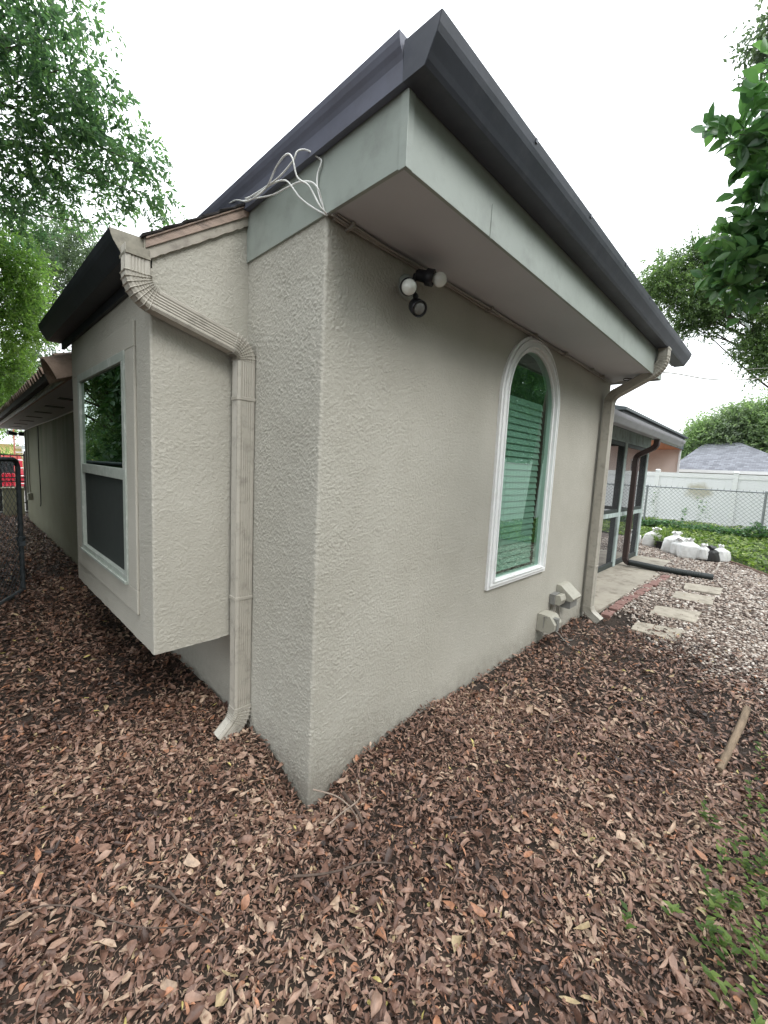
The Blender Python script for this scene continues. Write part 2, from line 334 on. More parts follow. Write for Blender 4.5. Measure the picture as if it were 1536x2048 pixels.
def vnoise(x, y, cell, seed):
    r = np.random.default_rng(seed); n = 512; L = r.random((n, n)).astype(np.float32)
    X = x/cell; Y = y/cell; xi = np.floor(X).astype(int); yi = np.floor(Y).astype(int); fx = X-xi; fy = Y-yi
    fx = fx*fx*(3-2*fx); fy = fy*fy*(3-2*fy)
    g = lambda i, j: L[i % n, j % n]
    return (g(xi,yi)*(1-fx)+g(xi+1,yi)*fx)*(1-fy)+(g(xi,yi+1)*(1-fx)+g(xi+1,yi+1)*fx)*fy
def stucco_h(s, z, amp):
    # thrown stucco: short wandering ridges between 6 and 15 mm apart
    w = vnoise(s, z, 0.03, 3)*0.010; a = vnoise(s+w, z-w, 0.0072, 1); b = vnoise(s+5, z+2, 0.0048, 2); c = vnoise(s, z, 0.05, 4)
    h = 0.38*np.clip((a-0.38)/0.36, 0, 1)+0.62*np.clip((b-0.35)/0.4, 0, 1)
    return amp*h*(0.6+0.8*c)

# ------------------------------------------------------------------ ground
GZ = 0.08
def gh(x, y):
    d2 = x*x+y*y
    h = GZ+0.0*x - 0.105*np.exp(-d2/0.20**2) + 0.035*np.exp(-((x-0.75)**2+(y+0.18)**2)/0.25**2) + 0.02*np.exp(-((x+0.1)**2+(y-1.6)**2)/0.5**2)
    near = np.exp(-((x+0.2)**2+(y+0.5)**2)/6.0**2)
    h = h+near*(0.030*(vnoise(x+50, y+50, 0.55, 11)-0.5)+0.016*(vnoise(x+50, y+50, 0.16, 12)-0.5))
    h = h-0.065*np.exp(-((x-3.45)**2+(y+0.22)**2)/0.24**2)
    return h
def axis_samples(lo, hi, fl, fh, step):
    core = np.arange(fl, fh+step, step); a = fl-np.geomspace(0.2, fl-lo, 22)[::-1]; b = fh+np.geomspace(0.2, hi-fh, 22)
    return np.concatenate([a, core, b])
gx = axis_samples(-160, 220, -3.2, 9.5, 0.05); gy = axis_samples(-160, 220, -3.5, 10, 0.05)
X, Y = np.meshgrid(gx, gy, indexing='ij'); Z = gh(X, Y); nx, ny = X.shape
idx = np.arange(nx*ny).reshape(nx, ny)
F = np.stack([idx[:-1,:-1], idx[1:,:-1], idx[1:,1:], idx[:-1,1:]], -1).reshape(-1, 4)
tag(npmesh('ground', np.stack([X, Y, Z], -1).reshape(-1, 3), F, MT['soil'], smooth=True), kind='structure')

# gravel bed sheet (the bare bed between pebbles)
def poly_grid(inside, x0, x1, y0, y1, st, dz, name, mat):
    ax_ = np.arange(x0, x1, st); ay = np.arange(y0, y1, st); X, Y = np.meshgrid(ax_, ay, indexing='ij'); n, m_ = X.shape
    V = np.stack([X, Y, gh(X, Y)+dz], -1).reshape(-1, 3); idx = np.arange(n*m_).reshape(n, m_)
    F = np.stack([idx[:-1,:-1], idx[1:,:-1], idx[1:,1:], idx[:-1,1:]], -1).reshape(-1, 4)
    c = V[F].mean(1); F = F[inside(c[:,0], c[:,1])]; return npmesh(name, V, F, mat, smooth=True)
# edge of the leaf litter towards the gravel, and of the gravel towards the ivy
def grav_amt(x, y):      # 0 = only leaves, 1 = only gravel
    e = x-(2.75+0.35*np.clip(-y-0.3, 0, 2)*-1.0)+0.5*(vnoise(x+9, y+9, 0.3, 21)-0.5)
    e = e-0.85*np.exp(-((y+0.25)/0.35)**2)       # soil and leaves linger along the brick edging
    return np.clip(e/1.3, 0, 1)
IVX = [(-9,6.4),(-1.9,7.1),(-1.31,7.8),(-1.05,8.3),(-0.75,8.75),(-0.45,8.95),(0.3,9.45),(0.8,10.2),(3,11)]
def ivy_edge(y): return np.interp(y, [p[0] for p in IVX], [p[1] for p in IVX])
g = poly_grid(lambda x, y: (grav_amt(x, y) > 0.55) & (x < ivy_edge(y)+0.2), 2.0, 10.6, -4.0, 3.0, 0.06, 0.006, 'gravel_bed', MT['gravelbase']); tag(g, kind='structure')

# driveway beyond the side yard
mb = MB(); mb.add([(-12,10.9,GZ+0.03),(25,10.9,GZ+0.03),(25,34,GZ+0.03),(-12,34,GZ+0.03)], [(0,1,2,3)])
tag(mb.build('driveway', P('driveway_concrete', (0.55,0.53,0.50), 0.9, 0.08, 2)), kind='structure')

# ------------------------------------------------------------------ main house
house = empty('house'); tag(house, 'greige stucco house corner with box bay, arched window and bronze gutters', 'house')
SOF = 2.448
def sheet(name, S_, Zs, fpos, amp, mat, parent, keep=None, seedshift=0.0):
    SS, ZZ = np.meshgrid(S_, Zs, indexing='ij'); p, nrm = fpos(SS, ZZ)
    h = stucco_h(SS+seedshift+20, ZZ+20, 1.0)*(amp(SS, ZZ) if callable(amp) else amp)
    V = (p+nrm*h[..., None]); n, m_ = SS.shape; idx = np.arange(n*m_).reshape(n, m_)
    F = np.stack([idx[:-1,:-1], idx[1:,:-1], idx[1:,1:], idx[:-1,1:]], -1).reshape(-1, 4)
    if keep is not None:
        cs = (SS[:-1,:-1]+SS[1:,1:])/2; cz = (ZZ[:-1,:-1]+ZZ[1:,1:])/2; F = F[keep(cs, cz).ravel()]
    return npmesh(name, V.reshape(-1, 3), F, mat, parent, smooth=True)
# unrolled wall: s<0 runs along the left face (+Y), s>0 along the right face (+X), rounded arris of 12 mm
RA = 0.012; QA = RA*math.pi/2; WX = 3.58
def wallpos(s, z):
    p = np.zeros(s.shape+(3,)); nr = np.zeros(s.shape+(3,)); p[..., 2] = z
    wav = 0.004*(vnoise(s+30, z+30, 0.35, 8)-0.5)
    L = s < -QA/2; Rr = s > QA/2; C_ = ~(L | Rr)
    p[L, 0] = 0; p[L, 1] = RA+(-s[L]-QA/2); nr[L, 0] = -1
    p[Rr, 0] = RA+(s[Rr]-QA/2); p[Rr, 1] = 0; nr[Rr, 1] = -1
    a = (s+QA/2)/QA*(math.pi/2); nr[C_, 0] = -np.cos(a[C_]); nr[C_, 1] = -np.sin(a[C_])
    p[C_, 0] = RA+nr[C_, 0]*RA; p[C_, 1] = RA+nr[C_, 1]*RA
    return p+nr*wav[..., None], nr
ACX, ARO, ARI, ASP, ABO = 1.862, 0.462, 0.362, 1.985, 0.712      # arched window: centre x, outer and glass radii, spring line, bottom
def in_arch(x, z, r, zb): return ((np.abs(x-ACX) < r) & (z > zb) & (z < ASP)) | ((((x-ACX)**2+(z-ASP)**2) < r*r) & (z >= ASP))
Sc = np.concatenate([-np.arange(QA/2, 0.66, 0.0031)[::-1], np.linspace(-QA/2, QA/2, 7)[1:-1], np.arange(QA/2, 0.9, 0.0034), np.arange(0.9, WX-RA+QA/2+0.001, 0.0085)])
Zc = np.arange(-0.12, SOF+0.004, 0.0037)
wall_o = sheet('wall', Sc, Zc, wallpos, lambda s, z: np.where(s < 0, 0.0036, 0.0027-0.0015*np.clip((s-0.2)/1.3, 0, 1)), MT['stucco'], house,
      keep=lambda s, z: ~in_arch(s+RA-QA/2, z, ARO-0.03, ABO+0.03))
# left face under and behind the bay
Sb = np.arange(0.655, 2.6, 0.01)
def leftpos(s, z):
    p = np.zeros(s.shape+(3,)); nr = np.zeros(s.shape+(3,)); p[..., 1] = s; p[..., 2] = z; nr[..., 0] = -1; p[...,0] = 0.002; return p, nr
sheet('bay_underwall', Sb, np.arange(-0.1, 0.75, 0.01), leftpos, 0.0022, MT['stucco'], house)
# return wall at the far right end and inner shell so nothing is see-through
mb = MB(); mb.box((WX-0.02,0.02,-0.1), (WX-0.001,3.0,SOF)); mb.box((0.03,2.95,-0.1),(WX,3.0,SOF)); mb.build('end_wall', MT['stucco'], house)
# far wing wall (aged, streaked)
Sw = np.arange(2.25, 9.75, 0.02)
sheet('wing_wall', Sw, np.arange(-0.1, 2.08, 0.02), lambda s, z: leftpos(s, z), 0.002, MT['stucco_old'], house)
mb = MB(); mb.box((0.02,9.68,-0.1),(6.0,9.745,2.0)); mb.box((0.05,0.7,-0.1),(0.08,9.6,1.9)); mb.build('wing_end_wall', MT['stucco_old'], house)

# soffit, fascia
mb = MB(); mb.box((0.004,-0.398,SOF+0.002),(WX+0.07,0.02,SOF+0.02)); mb.build('soffit', MT['soffit'], house)
mb = MB()
mb.box((-0.012,-0.412,SOF-0.012),(WX+0.075,-0.398,2.70))       # right fascia
mb.box((-0.012,-0.398,SOF-0.006),(0.003,0.606,2.712))        # left fascia
mb.box((-0.0175,-0.418,SOF-0.016),(0.012,-0.412,2.655)); mb.box((-0.018,-0.4178,SOF-0.016),(-0.012,-0.385,2.655))  # corner cap
mb.box((WX+0.06,-0.398,SOF-0.012),(WX+0.075,0.3,2.70))
mb.box((0.50,-0.4145,SOF-0.02),(0.5025,-0.4123,2.56))       # lap joint of two lengths
fa_ = mb.build('fascia', MT['fascia'], house, 0.0015)

# bronze band above the fascia, gutter on the right eave (K-style) with end caps
def kprof(d0, z0):       # outline (outwards distance, z), trough open on top
    return [(0,0),(0.083,0),(0.092,0.012),(0.101,0.028),(0.112,0.046),(0.123,0.064),(0.130,0.082),(0.134,0.098),(0.137,0.110),(0.124,0.112),(0.122,0.085),(0.110,0.062),(0.080,0.03),(0.078,0.006),(0.006,0.006),(0.006,0.115),(0,0.115)]
mb = MB(); X0, X1 = -0.045, 4.13; G0 = 2.652
mb.prism([(-0.416-d, G0+z) for d, z in kprof(0,0)], 0, X0, X1)
for xe in (X0-0.0015, X1): mb.prism([(-0.414-d, G0+z) for d, z in kprof(0,0)[:9]]+[(-0.414,G0+0.112)], 0, xe, xe+0.0015)
gut = mb.build('gutter', MT['gutter'], house)
for q in np.arange(0.55, 4.0, 0.61): mb = MB(); mb.box((q, -0.554, G0+0.096), (q+0.014, -0.548, G0+0.112)); mb.build('gutter_strap', MT['gutter'], gut)
# bronze rake length on the left edge
mb = MB()
pr = [(-0.014,2.662),(-0.040,2.660),(-0.042,2.722),(-0.048,2.736),(-0.056,2.750),(-0.062,2.768),(-0.064,2.787),(-0.014,2.787)]
mb.prism(pr, 1, -0.408, 2.35); mb.build('rake_gutter', MT['rake'], house)
# roof (low slope)
mb = MB()
a = [(-0.035,-0.40,2.752),(4.12,-0.40,2.752),(4.12,2.9,2.755),(-0.035,2.9,2.755)]
mb.add(a+[(p[0],p[1],p[2]+0.014) for p in a], [(3,2,1,0),(4,5,6,7),(0,1,5,4),(1,2,6,5),(2,3,7,6),(3,0,4,7)])
mb.box((0.01,-0.40,2.70),(4.1,2.9,2.751)); mb.prism([(-0.30,2.766),(1.3,3.0),(2.9,2.766)], 0, 0.5, 3.9); mb.build('roof', MT['shingle'], house)
mb = MB(); mb.box((WX+0.08,-0.41,2.655),(4.1,-0.40,2.76)); mb.build('fascia_end', MT['fascia'], house)

# ---- downspouts
def dprof(w, d, ribs=True):
    """rounded rectangle, w along the path side vector, d across; ribs on the faces across"""
    out = []
    def edge(p, q, n, nrm, amp):
        for i in range(n):
            t = i/n; r_ = amp*(1 if i % 2 else 0) if 0.12 < t < 0.88 else 0
            out.append((p[0]+(q[0]-p[0])*t-nrm[0]*r_, p[1]+(q[1]-p[1])*t-nrm[1]*r_))
    c = 0.006; a = 0.0028 if ribs else 0
    edge((-w+c,-d),(w-c,-d),14,(0,-1),a); edge((w,-d+c),(w,d-c),14,(1,0),a); edge((w-c,d),(-w+c,d),14,(0,1),a); edge((-w,d-c),(-w,-d+c),14,(-1,0),a)
    return out
def pipe(name, mat, parent, segs, side, w, d, elbows=(), bands=()):
    """segs: straight lengths and bends; each elbow its own child with crimps"""
    root = MB()
    for (p, q) in segs:
        p = Vector(p); q = Vector(q); t = (q-p).normalized(); root.sweep([p, q], [t, t], side, dprof(w, d), [1, 1])
    o = root.build(name, mat, parent)
    for pts, tans in elbows:
        P2 = []; T2 = []; sc = []
        n = len(pts)
        for i in range(n-1):
            P2 += [pts[i], pts[i].lerp(pts[i+1], 0.12), pts[i].lerp(pts[i+1], 0.24)]; t = tans[i]
            T2 += [t, t.lerp(tans[i+1], 0.12), t.lerp(tans[i+1], 0.24)]; sc += [1.0, 1.10, 1.0]
        P2.append(pts[-1]); T2.append(tans[-1]); sc.append(1.0)
        e = MB(); e.sweep(P2, T2, side, dprof(w*1.03, d*1.03), sc); e.build('elbow', mat, o)
    for p, t in bands:
        t = Vector(t); p = Vector(p); e = MB(); e.sweep([p-t*0.008, p-t*0.007, p+t*0.007, p+t*0.008], [t]*4, side, dprof(w*1.06, d*1.07, False), [0.95,1,1,0.95]); e.build('strap', mat, o)
    return o
# left downspout, in the plane y = 0.555
yl = 0.555; sv = (0,1,0); V3 = Vector
e1p, e1t = arc((-0.503,yl,2.205), (0,0,-1), (0.975,0,-0.22), 0.085, 8)
e2p, e2t = arc((-0.115,yl,2.036), (0.975,0,-0.22), (0,0,-1), 0.075, 8)
dd = e2p[-1].x
e1end = e1p[-1]
e2p = [p+V3((-0.046-dd,0,0)) for p in e2p]
# the sloping length runs from the first bend to the second
e3p, e3t = arc((-0.046,yl,0.215), (0,0,-1), (-0.74,0,-0.67), 0.11, 6); e3q = e3p[-1]+V3((-0.74,0,-0.67))*0.085
pipe('downspout', MT['tan'], house, [((-0.503,yl,2.30), e1p[0]), (e1end, e2p[0]), (e2p[-1], e3p[0]), (e3p[-1], e3q)], sv, 0.036, 0.045,
     [(e1p, e1t), (e2p, e2t), (e3p, e3t)], [((-0.046,yl,1.79),(0,0,-1)), ((-0.046,yl,0.81),(0,0,-1)), ((-0.046,yl,0.222),(0,0,-1))])
def opening(q, t, sv, w, d):
    m_ = MB(); t = V3(t).normalized(); side = V3(sv); nn = t.cross(side).normalized(); c = q+t*0.0012; vs = [c+side*a+nn*b for a, b in dprof(w-0.004, d-0.004, False)]; m_.add(vs, [tuple(range(len(vs)))]); m_.build('pipe_opening', MT['hole'], house)  # black disc in place of the shaded hollow
opening(e3q, (-0.74,0,-0.67), sv, 0.036, 0.045)
# right downspout, in the plane x = 3.38
xr = 3.38; sv = (1,0,0)
f1p, f1t = arc((xr,-0.470,2.585), (0,0,-1), (0,0.88,-0.475), 0.16, 9)
f2p, f2t = arc((xr,-0.13,2.2), (0,0.88,-0.475), (0,0,-1), 0.10, 8)
off = V3((xr,-0.066,0))-V3((xr,f2p[-1].y,0)); f2p = [p+off for p in f2p]
sl_ = (f2p[0].y-f1p[-1].y)*(-0.475/0.88); dz = f1p[-1].z+sl_-f2p[0].z; f2p = [p+V3((0,0,dz)) for p in f2p]
f3p, f3t = arc((xr,-0.066,0.205), (0,0,-1), (0,-0.82,-0.57), 0.10, 7); f3q = f3p[-1]+V3((0,-0.82,-0.57))*0.09
opening(f3q, (0,-0.82,-0.57), sv, 0.045, 0.040)
pipe('downspout', MT['tan'], house, [((xr,-0.470,2.66), f1p[0]), (f1p[-1], f2p[0]), (f2p[-1], f3p[0]), (f3p[-1], f3q)], sv, 0.045, 0.040,
     [(f1p, f1t), (f2p, f2t), (f3p, f3t)], [((xr,-0.066,0.62),(0,0,-1)), ((xr,-0.47,2.648),(0,0,-1))])

# ---- bay
BX, BY0, BY1, BZ0 = -0.438, 0.608, 2.24, 0.597
bay = empty('bay'); bay.parent = house
Ss = np.arange(0.0, 0.438, 0.0048)
def baytop(x): return 2.610+(x)*(0.315/0.455)     # underside of the rake board at distance x (negative) from the wall
def sidepos(s, z):
    p = np.zeros(s.shape+(3,)); nr = np.zeros(s.shape+(3,)); p[..., 0] = -s; p[..., 1] = BY0; nr[..., 1] = -1; p[..., 2] = z; return p, nr
# one wrapped sheet: side face then rounded arris then front face
QB = 0.008*math.pi/2
def baypos(s, z):
    p = np.zeros(s.shape+(3,)); nr = np.zeros(s.shape+(3,)); p[..., 2] = z; r = 0.008; Ls = 0.438-r
    A = s < Ls; B = s > Ls+QB; C_ = ~(A | B)
    p[A, 0] = -s[A]; p[A, 1] = BY0; nr[A, 1] = -1
    p[B, 0] = BX; p[B, 1] = BY0+r+(s[B]-Ls-QB); nr[B, 0] = -1
    a = (s-Ls)/QB*(math.pi/2); nr[C_, 0] = -np.sin(a[C_]); nr[C_, 1] = -np.cos(a[C_]); p[C_, 0] = BX+r+nr[C_, 0]*r; p[C_, 1] = BY0+r+nr[C_, 1]*r
    ed = 0.006*(vnoise(s*1.0+3, z*0+4, 0.05, 31)-0.5); p[..., 2] = p[..., 2]+np.where(z < BZ0+0.01, ed, 0)
    return p, nr
Sbay = np.concatenate([np.arange(0, 0.43, 0.0034), np.linspace(0.43, 0.43+QB, 6)[1:], np.arange(0.43+QB+0.005, 0.95, 0.008), np.arange(0.95, 0.43+QB+(BY1-BY0), 0.015)])
WY0, WY1, WZ0, WZ1 = 0.935, 1.97, 0.852, 1.985
def baykeep(s, z):
    x = -np.minimum(s, 0.438); yy = BY0+np.maximum(s-0.438, 0)
    side = (s < 0.43) & (z < baytop(x)+0.02)
    front = (s >= 0.43) & (z < 2.27) & ~((yy > WY0+0.03) & (yy < WY1-0.03) & (z > WZ0+0.03) & (z < WZ1-0.03))
    return side | front
sheet('bay_wall', Sbay, np.arange(BZ0, 2.66, 0.0038), baypos, lambda s, z: np.where(s < 0.44, 0.0021, 0.0018), MT['stucco'], bay, keep=baykeep, seedshift=7)
mb = MB(); mb.box((BX+0.006,BY0+0.008,BZ0+0.001),(-0.001,BY1-0.01,BZ0+0.03)); mb.box((BX+0.005,BY1-0.02,BZ0+0.002),(-0.002,BY1-0.001,2.5)); mb.build('bay_bottom', MT['stucco'], bay)
# raised stucco border round the window
def rect_ring(mb, x0, x1, y0, y1, z0, z1, w):
    mb.box((x0,y0,z0),(x1,y1,z0+w)); mb.box((x0,y0,z1-w),(x1,y1,z1)); mb.box((x0,y0,z0+w),(x1,y0+w,z1-w)); mb.box((x0,y1-w,z0+w),(x1,y1,z1-w))
mb = MB(); x0 = BX-0.013; x1 = BX-0.0005
mb.box((x0,0.80,0.73),(x1,2.125,WZ0)); mb.box((x0,0.80,WZ1),(x1,2.125,2.10)); mb.box((x0,0.80,WZ0),(x1,WY0,WZ1)); mb.box((x0,WY1,WZ0),(x1,2.125,WZ1))
mb.build('bay_window_border', MT['stucco'], bay, 0.004)
# bay window
bw = empty('bay_window'); bw.parent = house
mb = MB(); xf = BX-0.020; xb_ = BX+0.03
rect_ring(mb, xf, xb_, WY0-0.001, WY1+0.001, WZ0-0.001, WZ1+0.001, 0.045)
mb.box((xf+0.004,WY0+0.044,1.372),(xb_,WY1-0.044,1.428)); mb.box((xf-0.010,WY0+0.0,WZ0+0.001),(xf,WY1,WZ0+0.016))
mb.build('window_frame', MT['framegreen'], bw, 0.002)
mb = MB(); mb.add([(BX-0.006,WY0+0.04,1.42),(BX-0.006,WY1-0.04,1.42),(BX-0.006,WY1-0.04,WZ1-0.04),(BX-0.006,WY0+0.04,WZ1-0.04)], [(3,2,1,0)]); mb.build('glass', MT['glass2'], bw)
mb = MB(); mb.add([(BX+0.001,WY0+0.04,WZ0+0.04),(BX+0.001,WY1-0.04,WZ0+0.04),(BX+0.001,WY1-0.04,1.375),(BX+0.001,WY0+0.04,1.375)], [(0,1,2,3)]); mb.build('insect_screen', MT['screen'], bw)
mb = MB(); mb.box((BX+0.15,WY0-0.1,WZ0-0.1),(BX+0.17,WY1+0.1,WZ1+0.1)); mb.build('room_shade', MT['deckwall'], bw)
# bay roof: rake trims, shingles, gutter with end cap
def slope_strip(mb, y0, y1, x0, x1, zt0, zt1, zb0, zb1, bumps=0):
    n = 24; top = []; bot = []
    for i in range(n+1):
        t = i/n; x = x0+(x1-x0)*t; top.append((x, zt0+(zt1-zt0)*t)); j = bumps*(random.random()-0.5) if 0 < i < n else 0
        bot.append((x, zb0+(zb1-zb0)*t+j))
    mb.prism(top+bot[::-1], 1, y0, y1)
mb = MB(); slope_strip(mb, BY0-0.016, BY0-0.001, -0.455, -0.013, 2.335, 2.648, 2.290, 2.603, 0.006); mb.build('rake_board', MT['trim2'], bay)
mb = MB(); slope_strip(mb, BY0-0.024, BY0-0.0005, -0.458, -0.013, 2.368, 2.690, 2.333, 2.646, 0.0); mb.prism([(-0.458,2.372),(-0.013,2.694),(-0.013,2.688),(-0.458,2.366)], 1, BY0-0.032, BY0+0.01); mb.build('rake_drip_edge', MT['pink'], bay)
mb = MB()
for k in range(6):
    xa = -0.475+k*0.078; xb2 = xa+0.09; f_ = lambda x: 2.377+(x+0.458)*(0.322/0.445)
    mb.add([(xa,BY0-0.040-0.006*random.random(),f_(xa)+0.010),(xb2,BY0-0.036,f_(xb2)+0.004),(xb2,2.5,f_(xb2)+0.004),(xa,2.5,f_(xa)+0.010),
            (xa,BY0-0.038,f_(xa)),(xb2,BY0-0.035,f_(xb2)-0.004),(xb2,2.5,f_(xb2)-0.004),(xa,2.5,f_(xa))],[(0,1,2,3),(7,6,5,4),(0,4,5,1),(1,5,6,2),(3,2,6,7),(0,3,7,4)])
mb.build('bay_roof', MT['shingle'], bay)
mb = MB(); mb.box((BX-0.020,BY0-0.0,2.225),(BX-0.002,2.47,2.36)); mb.build('bay_fascia', MT['gutterd'], bay)
kb = lambda z0, x0: [(x0-d*0.9, z0+z*0.86) for d, z in kprof(0,0)]
mb = MB(); mb.prism(kb(2.268, BX-0.021), 1, BY0-0.012, 2.49); bg_ = mb.build('bay_gutter', MT['gutterd'], bay)
mb = MB(); mb.prism([(BX-0.021-d*0.9, 2.268+z*0.86) for d, z in kprof(0,0)[:9]]+[(BX-0.021,2.268+0.1)], 1, BY0-0.0155, BY0-0.0125); mb.prism([(BX-0.02,2.27),(BX-0.026,2.27),(BX-0.026,2.37),(BX-0.02,2.37)], 1, BY0-0.022, BY0-0.016); mb.build('gutter_end_cap', MT['tan_cap'], bg_)
mb = MB(); mb.box((-0.548,yl-0.04,2.262),(-0.46,yl+0.047,2.272)); mb.box((-0.545,yl-0.037,2.272),(-0.463,yl+0.045,2.30)); mb.build('gutter_outlet', MT['tan_cap'], bg_)

# ---- far wing: soffit, fascia, barrel tile edge (falls slightly away from us)
def wz(y): return 2.045-0.0205*(y-2.3)
mb = MB(); y0, y1 = 2.26, 9.9
for (xa, xb2, za, zb, nm, mt) in [(-0.40,0.0,0.0,0.015,'wing_soffit','soffit')]:
    mb.add([(xa,y0,wz(y0)+za),(xb2,y0,wz(y0)+za),(xb2,y1,wz(y1)+za),(xa,y1,wz(y1)+za),(xa,y0,wz(y0)+zb),(xb2,y0,wz(y0)+zb),(xb2,y1,wz(y1)+zb),(xa,y1,wz(y1)+zb)],
        [(3,2,1,0),(4,5,6,7),(0,1,5,4),(1,2,6,5),(2,3,7,6),(3,0,4,7)])
wso = mb.build('wing_soffit', MT['soffit'], house)
for yv in np.arange(2.9, 9.6, 0.85): mb = MB(); mb.box((-0.29,yv,wz(yv)-0.006),(-0.12,yv+0.15,wz(yv)+0.001)); mb.build('soffit_vent', MT['porchdark'], wso)
mb = MB()
mb.add([(-0.418,y0,wz(y0)-0.006),(-0.40,y0,wz(y0)-0.006),(-0.40,y1,wz(y1)-0.006),(-0.418,y1,wz(y1)-0.006),(-0.418,y0,wz(y0)+0.10),(-0.40,y0,wz(y0)+0.10),(-0.40,y1,wz(y1)+0.10),(-0.418,y1,wz(y1)+0.10)],
        [(3,2,1,0),(4,5,6,7),(0,1,5,4),(1,2,6,5),(2,3,7,6),(3,0,4,7)])
mb.add([(-0.423,y0,wz(y0)+0.03),(-0.418,y0,wz(y0)+0.03),(-0.418,y1,wz(y1)+0.03),(-0.423,y1,wz(y1)+0.03),(-0.423,y0,wz(y0)+0.038),(-0.418,y0,wz(y0)+0.038),(-0.418,y1,wz(y1)+0.038),(-0.423,y1,wz(y1)+0.038)],
        [(3,2,1,0),(4,5,6,7),(0,1,5,4),(1,2,6,5),(2,3,7,6),(3,0,4,7)])
mb.build('wing_fascia', MT['pink'], house)
# tiled wing roof: rows of barrel tiles, each row a corrugated run, shade under the ends a dark strip
tr = empty('tile_roof'); tr.parent = house
def barrel(mb, y, xa, za, xb2, zb, r, th=0.014, seg=9, full=math.pi):
    d = V3((xb2-xa,0,zb-za)).normalized(); up = V3((-d.z,0,d.x));
    vs = []
    for (xx, zz, rr) in ((xa,za,r),(xb2,zb,r*0.86)):
        for rad in (rr, rr-th):
            for k in range(seg+1):
                a = (full)*k/seg; vs.append(V3((xx,y,zz))+V3((0,1,0))*math.cos(a)*rad+up*math.sin(a)*rad)
    m_ = seg+1; fs = []
    for k in range(seg):
        fs += [(k,k+1,2*m_+k+1,2*m_+k), (m_+k+1,m_+k,3*m_+k,3*m_+k+1), (k+1,k,m_+k,m_+k+1), (2*m_+k,2*m_+k+1,3*m_+k+1,3*m_+k)]
    mb.add(vs, fs, True)
rows = 4
for r_ in range(rows):
    mb = MB(); mc = MB()
    for k, yv in enumerate(np.arange(2.62, 9.9, 0.17)):
        zb_ = wz(yv)+0.105; xa = -0.47+r_*0.36+random.uniform(-0.006,0.006); sl2 = 0.36
        za = zb_+r_*0.36*sl2+r_*0.02
        barrel(mb, yv, xa, za+0.01, xa+0.42, za+0.42*sl2+0.0, 0.062)
    mb.build('tile_row', MT['terra'], tr)
mb = MB(); mb.add([(-0.46,2.35,wz(2.35)+0.10),(-0.46,9.9,wz(9.9)+0.10),(1.4,9.9,wz(9.9)+0.10+1.86*0.36),(1.4,2.35,wz(2.35)+0.10+1.86*0.36)], [(0,1,2,3)]); mb.build('roof_deck', MT['tilend'], tr)
mb = MB(); mb.add([(-0.462,2.5,wz(2.5)+0.055),(-0.462,9.9,wz(9.9)+0.055),(-0.462,9.9,wz(9.9)+0.155),(-0.462,2.5,wz(2.5)+0.155),(-0.42,2.5,wz(2.5)+0.05),(-0.42,9.9,wz(9.9)+0.05)], [(0,1,2,3),(0,4,5,1)]); mb.build('eave_closure', MT['tilend'], tr)  # dark strip painting the shade under the tile ends
mb = MB()
for k in range(4): barrel(mb, 2.42, -0.52+k*0.33, 1.985+k*0.33*0.42+k*0.014, -0.52+k*0.33+0.42, 1.985+(k*0.33+0.42)*0.42, 0.165, 0.022, 16)
mb.build('rake_tile', MT['terra'], tr)

# ---- arched window
aw = empty('arched_window'); aw.parent = house
def arch_band(mb, ro, ri, y0, y1, zb_o, zb_i, n=40):
    """solid arch band between outer and inner outline, front at y0 (towards -Y)"""
    o = [(ACX-ro,zb_o)]+[(ACX-ro*math.cos(math.pi*k/n), ASP+ro*math.sin(math.pi*k/n)) for k in range(n+1)]+[(ACX+ro,zb_o)]
    i_ = [(ACX-ri,zb_i)]+[(ACX-ri*math.cos(math.pi*k/n), ASP+ri*math.sin(math.pi*k/n)) for k in range(n+1)]+[(ACX+ri,zb_i)]
    m_ = len(o); vs = [(x,y0,z) for x,z in o]+[(x,y0,z) for x,z in i_]+[(x,y1,z) for x,z in o]+[(x,y1,z) for x,z in i_]
    fs = []
    for k in range(m_):
        j = (k+1) % m_
        fs += [(k,j,m_+j,m_+k), (2*m_+j,2*m_+k,3*m_+k,3*m_+j), (j,k,2*m_+k,2*m_+j), (m_+k,m_+j,3*m_+j,3*m_+k)]
    mb.add(vs, fs, False)
mb = MB()
for ro, ri, y0, zo, zi in [(ARO,ARO-0.022,-0.020,ABO,ABO+0.022),(ARO-0.0225,ARO-0.034,-0.030,ABO+0.0225,ABO+0.034),(ARO-0.0345,ARO-0.066,-0.024,ABO+0.0345,ABO+0.045),(ARO-0.0665,ARO-0.076,-0.034,ABO+0.0455,ABO+0.052),(ARO-0.0765,ARI,-0.012,ABO+0.0525,ABO+0.062)]:
    arch_band(mb, ro, ri, y0, 0.05, zo, zi)
mb.build('window_frame', MT['white'], aw, 0.0012)
mb = MB(); n = 48; o = [(ACX-ARI-0.004,ABO+0.058)]+[(ACX-(ARI+0.004)*math.cos(math.pi*k/n), ASP+(ARI+0.004)*math.sin(math.pi*k/n)) for k in range(n+1)]+[(ACX+ARI+0.004,ABO+0.058)]
mb.add([(x,0.004,z) for x,z in o], [tuple(range(len(o)))[::-1]]); mb.build('glass', MT['glass'], aw)
bl = MB()
for z in np.arange(ABO+0.08, ASP+0.02, 0.046):
    bl.add([(ACX-ARI+0.005,0.052,z),(ACX+ARI-0.035,0.052,z),(ACX+ARI-0.035,0.066,z+0.049),(ACX-ARI+0.005,0.066,z+0.049),
            (ACX-ARI+0.005,0.055,z-0.002),(ACX+ARI-0.035,0.055,z-0.002),(ACX+ARI-0.035,0.069,z+0.047),(ACX-ARI+0.005,0.069,z+0.047)], [(0,1,2,3),(7,6,5,4),(0,4,5,1)])
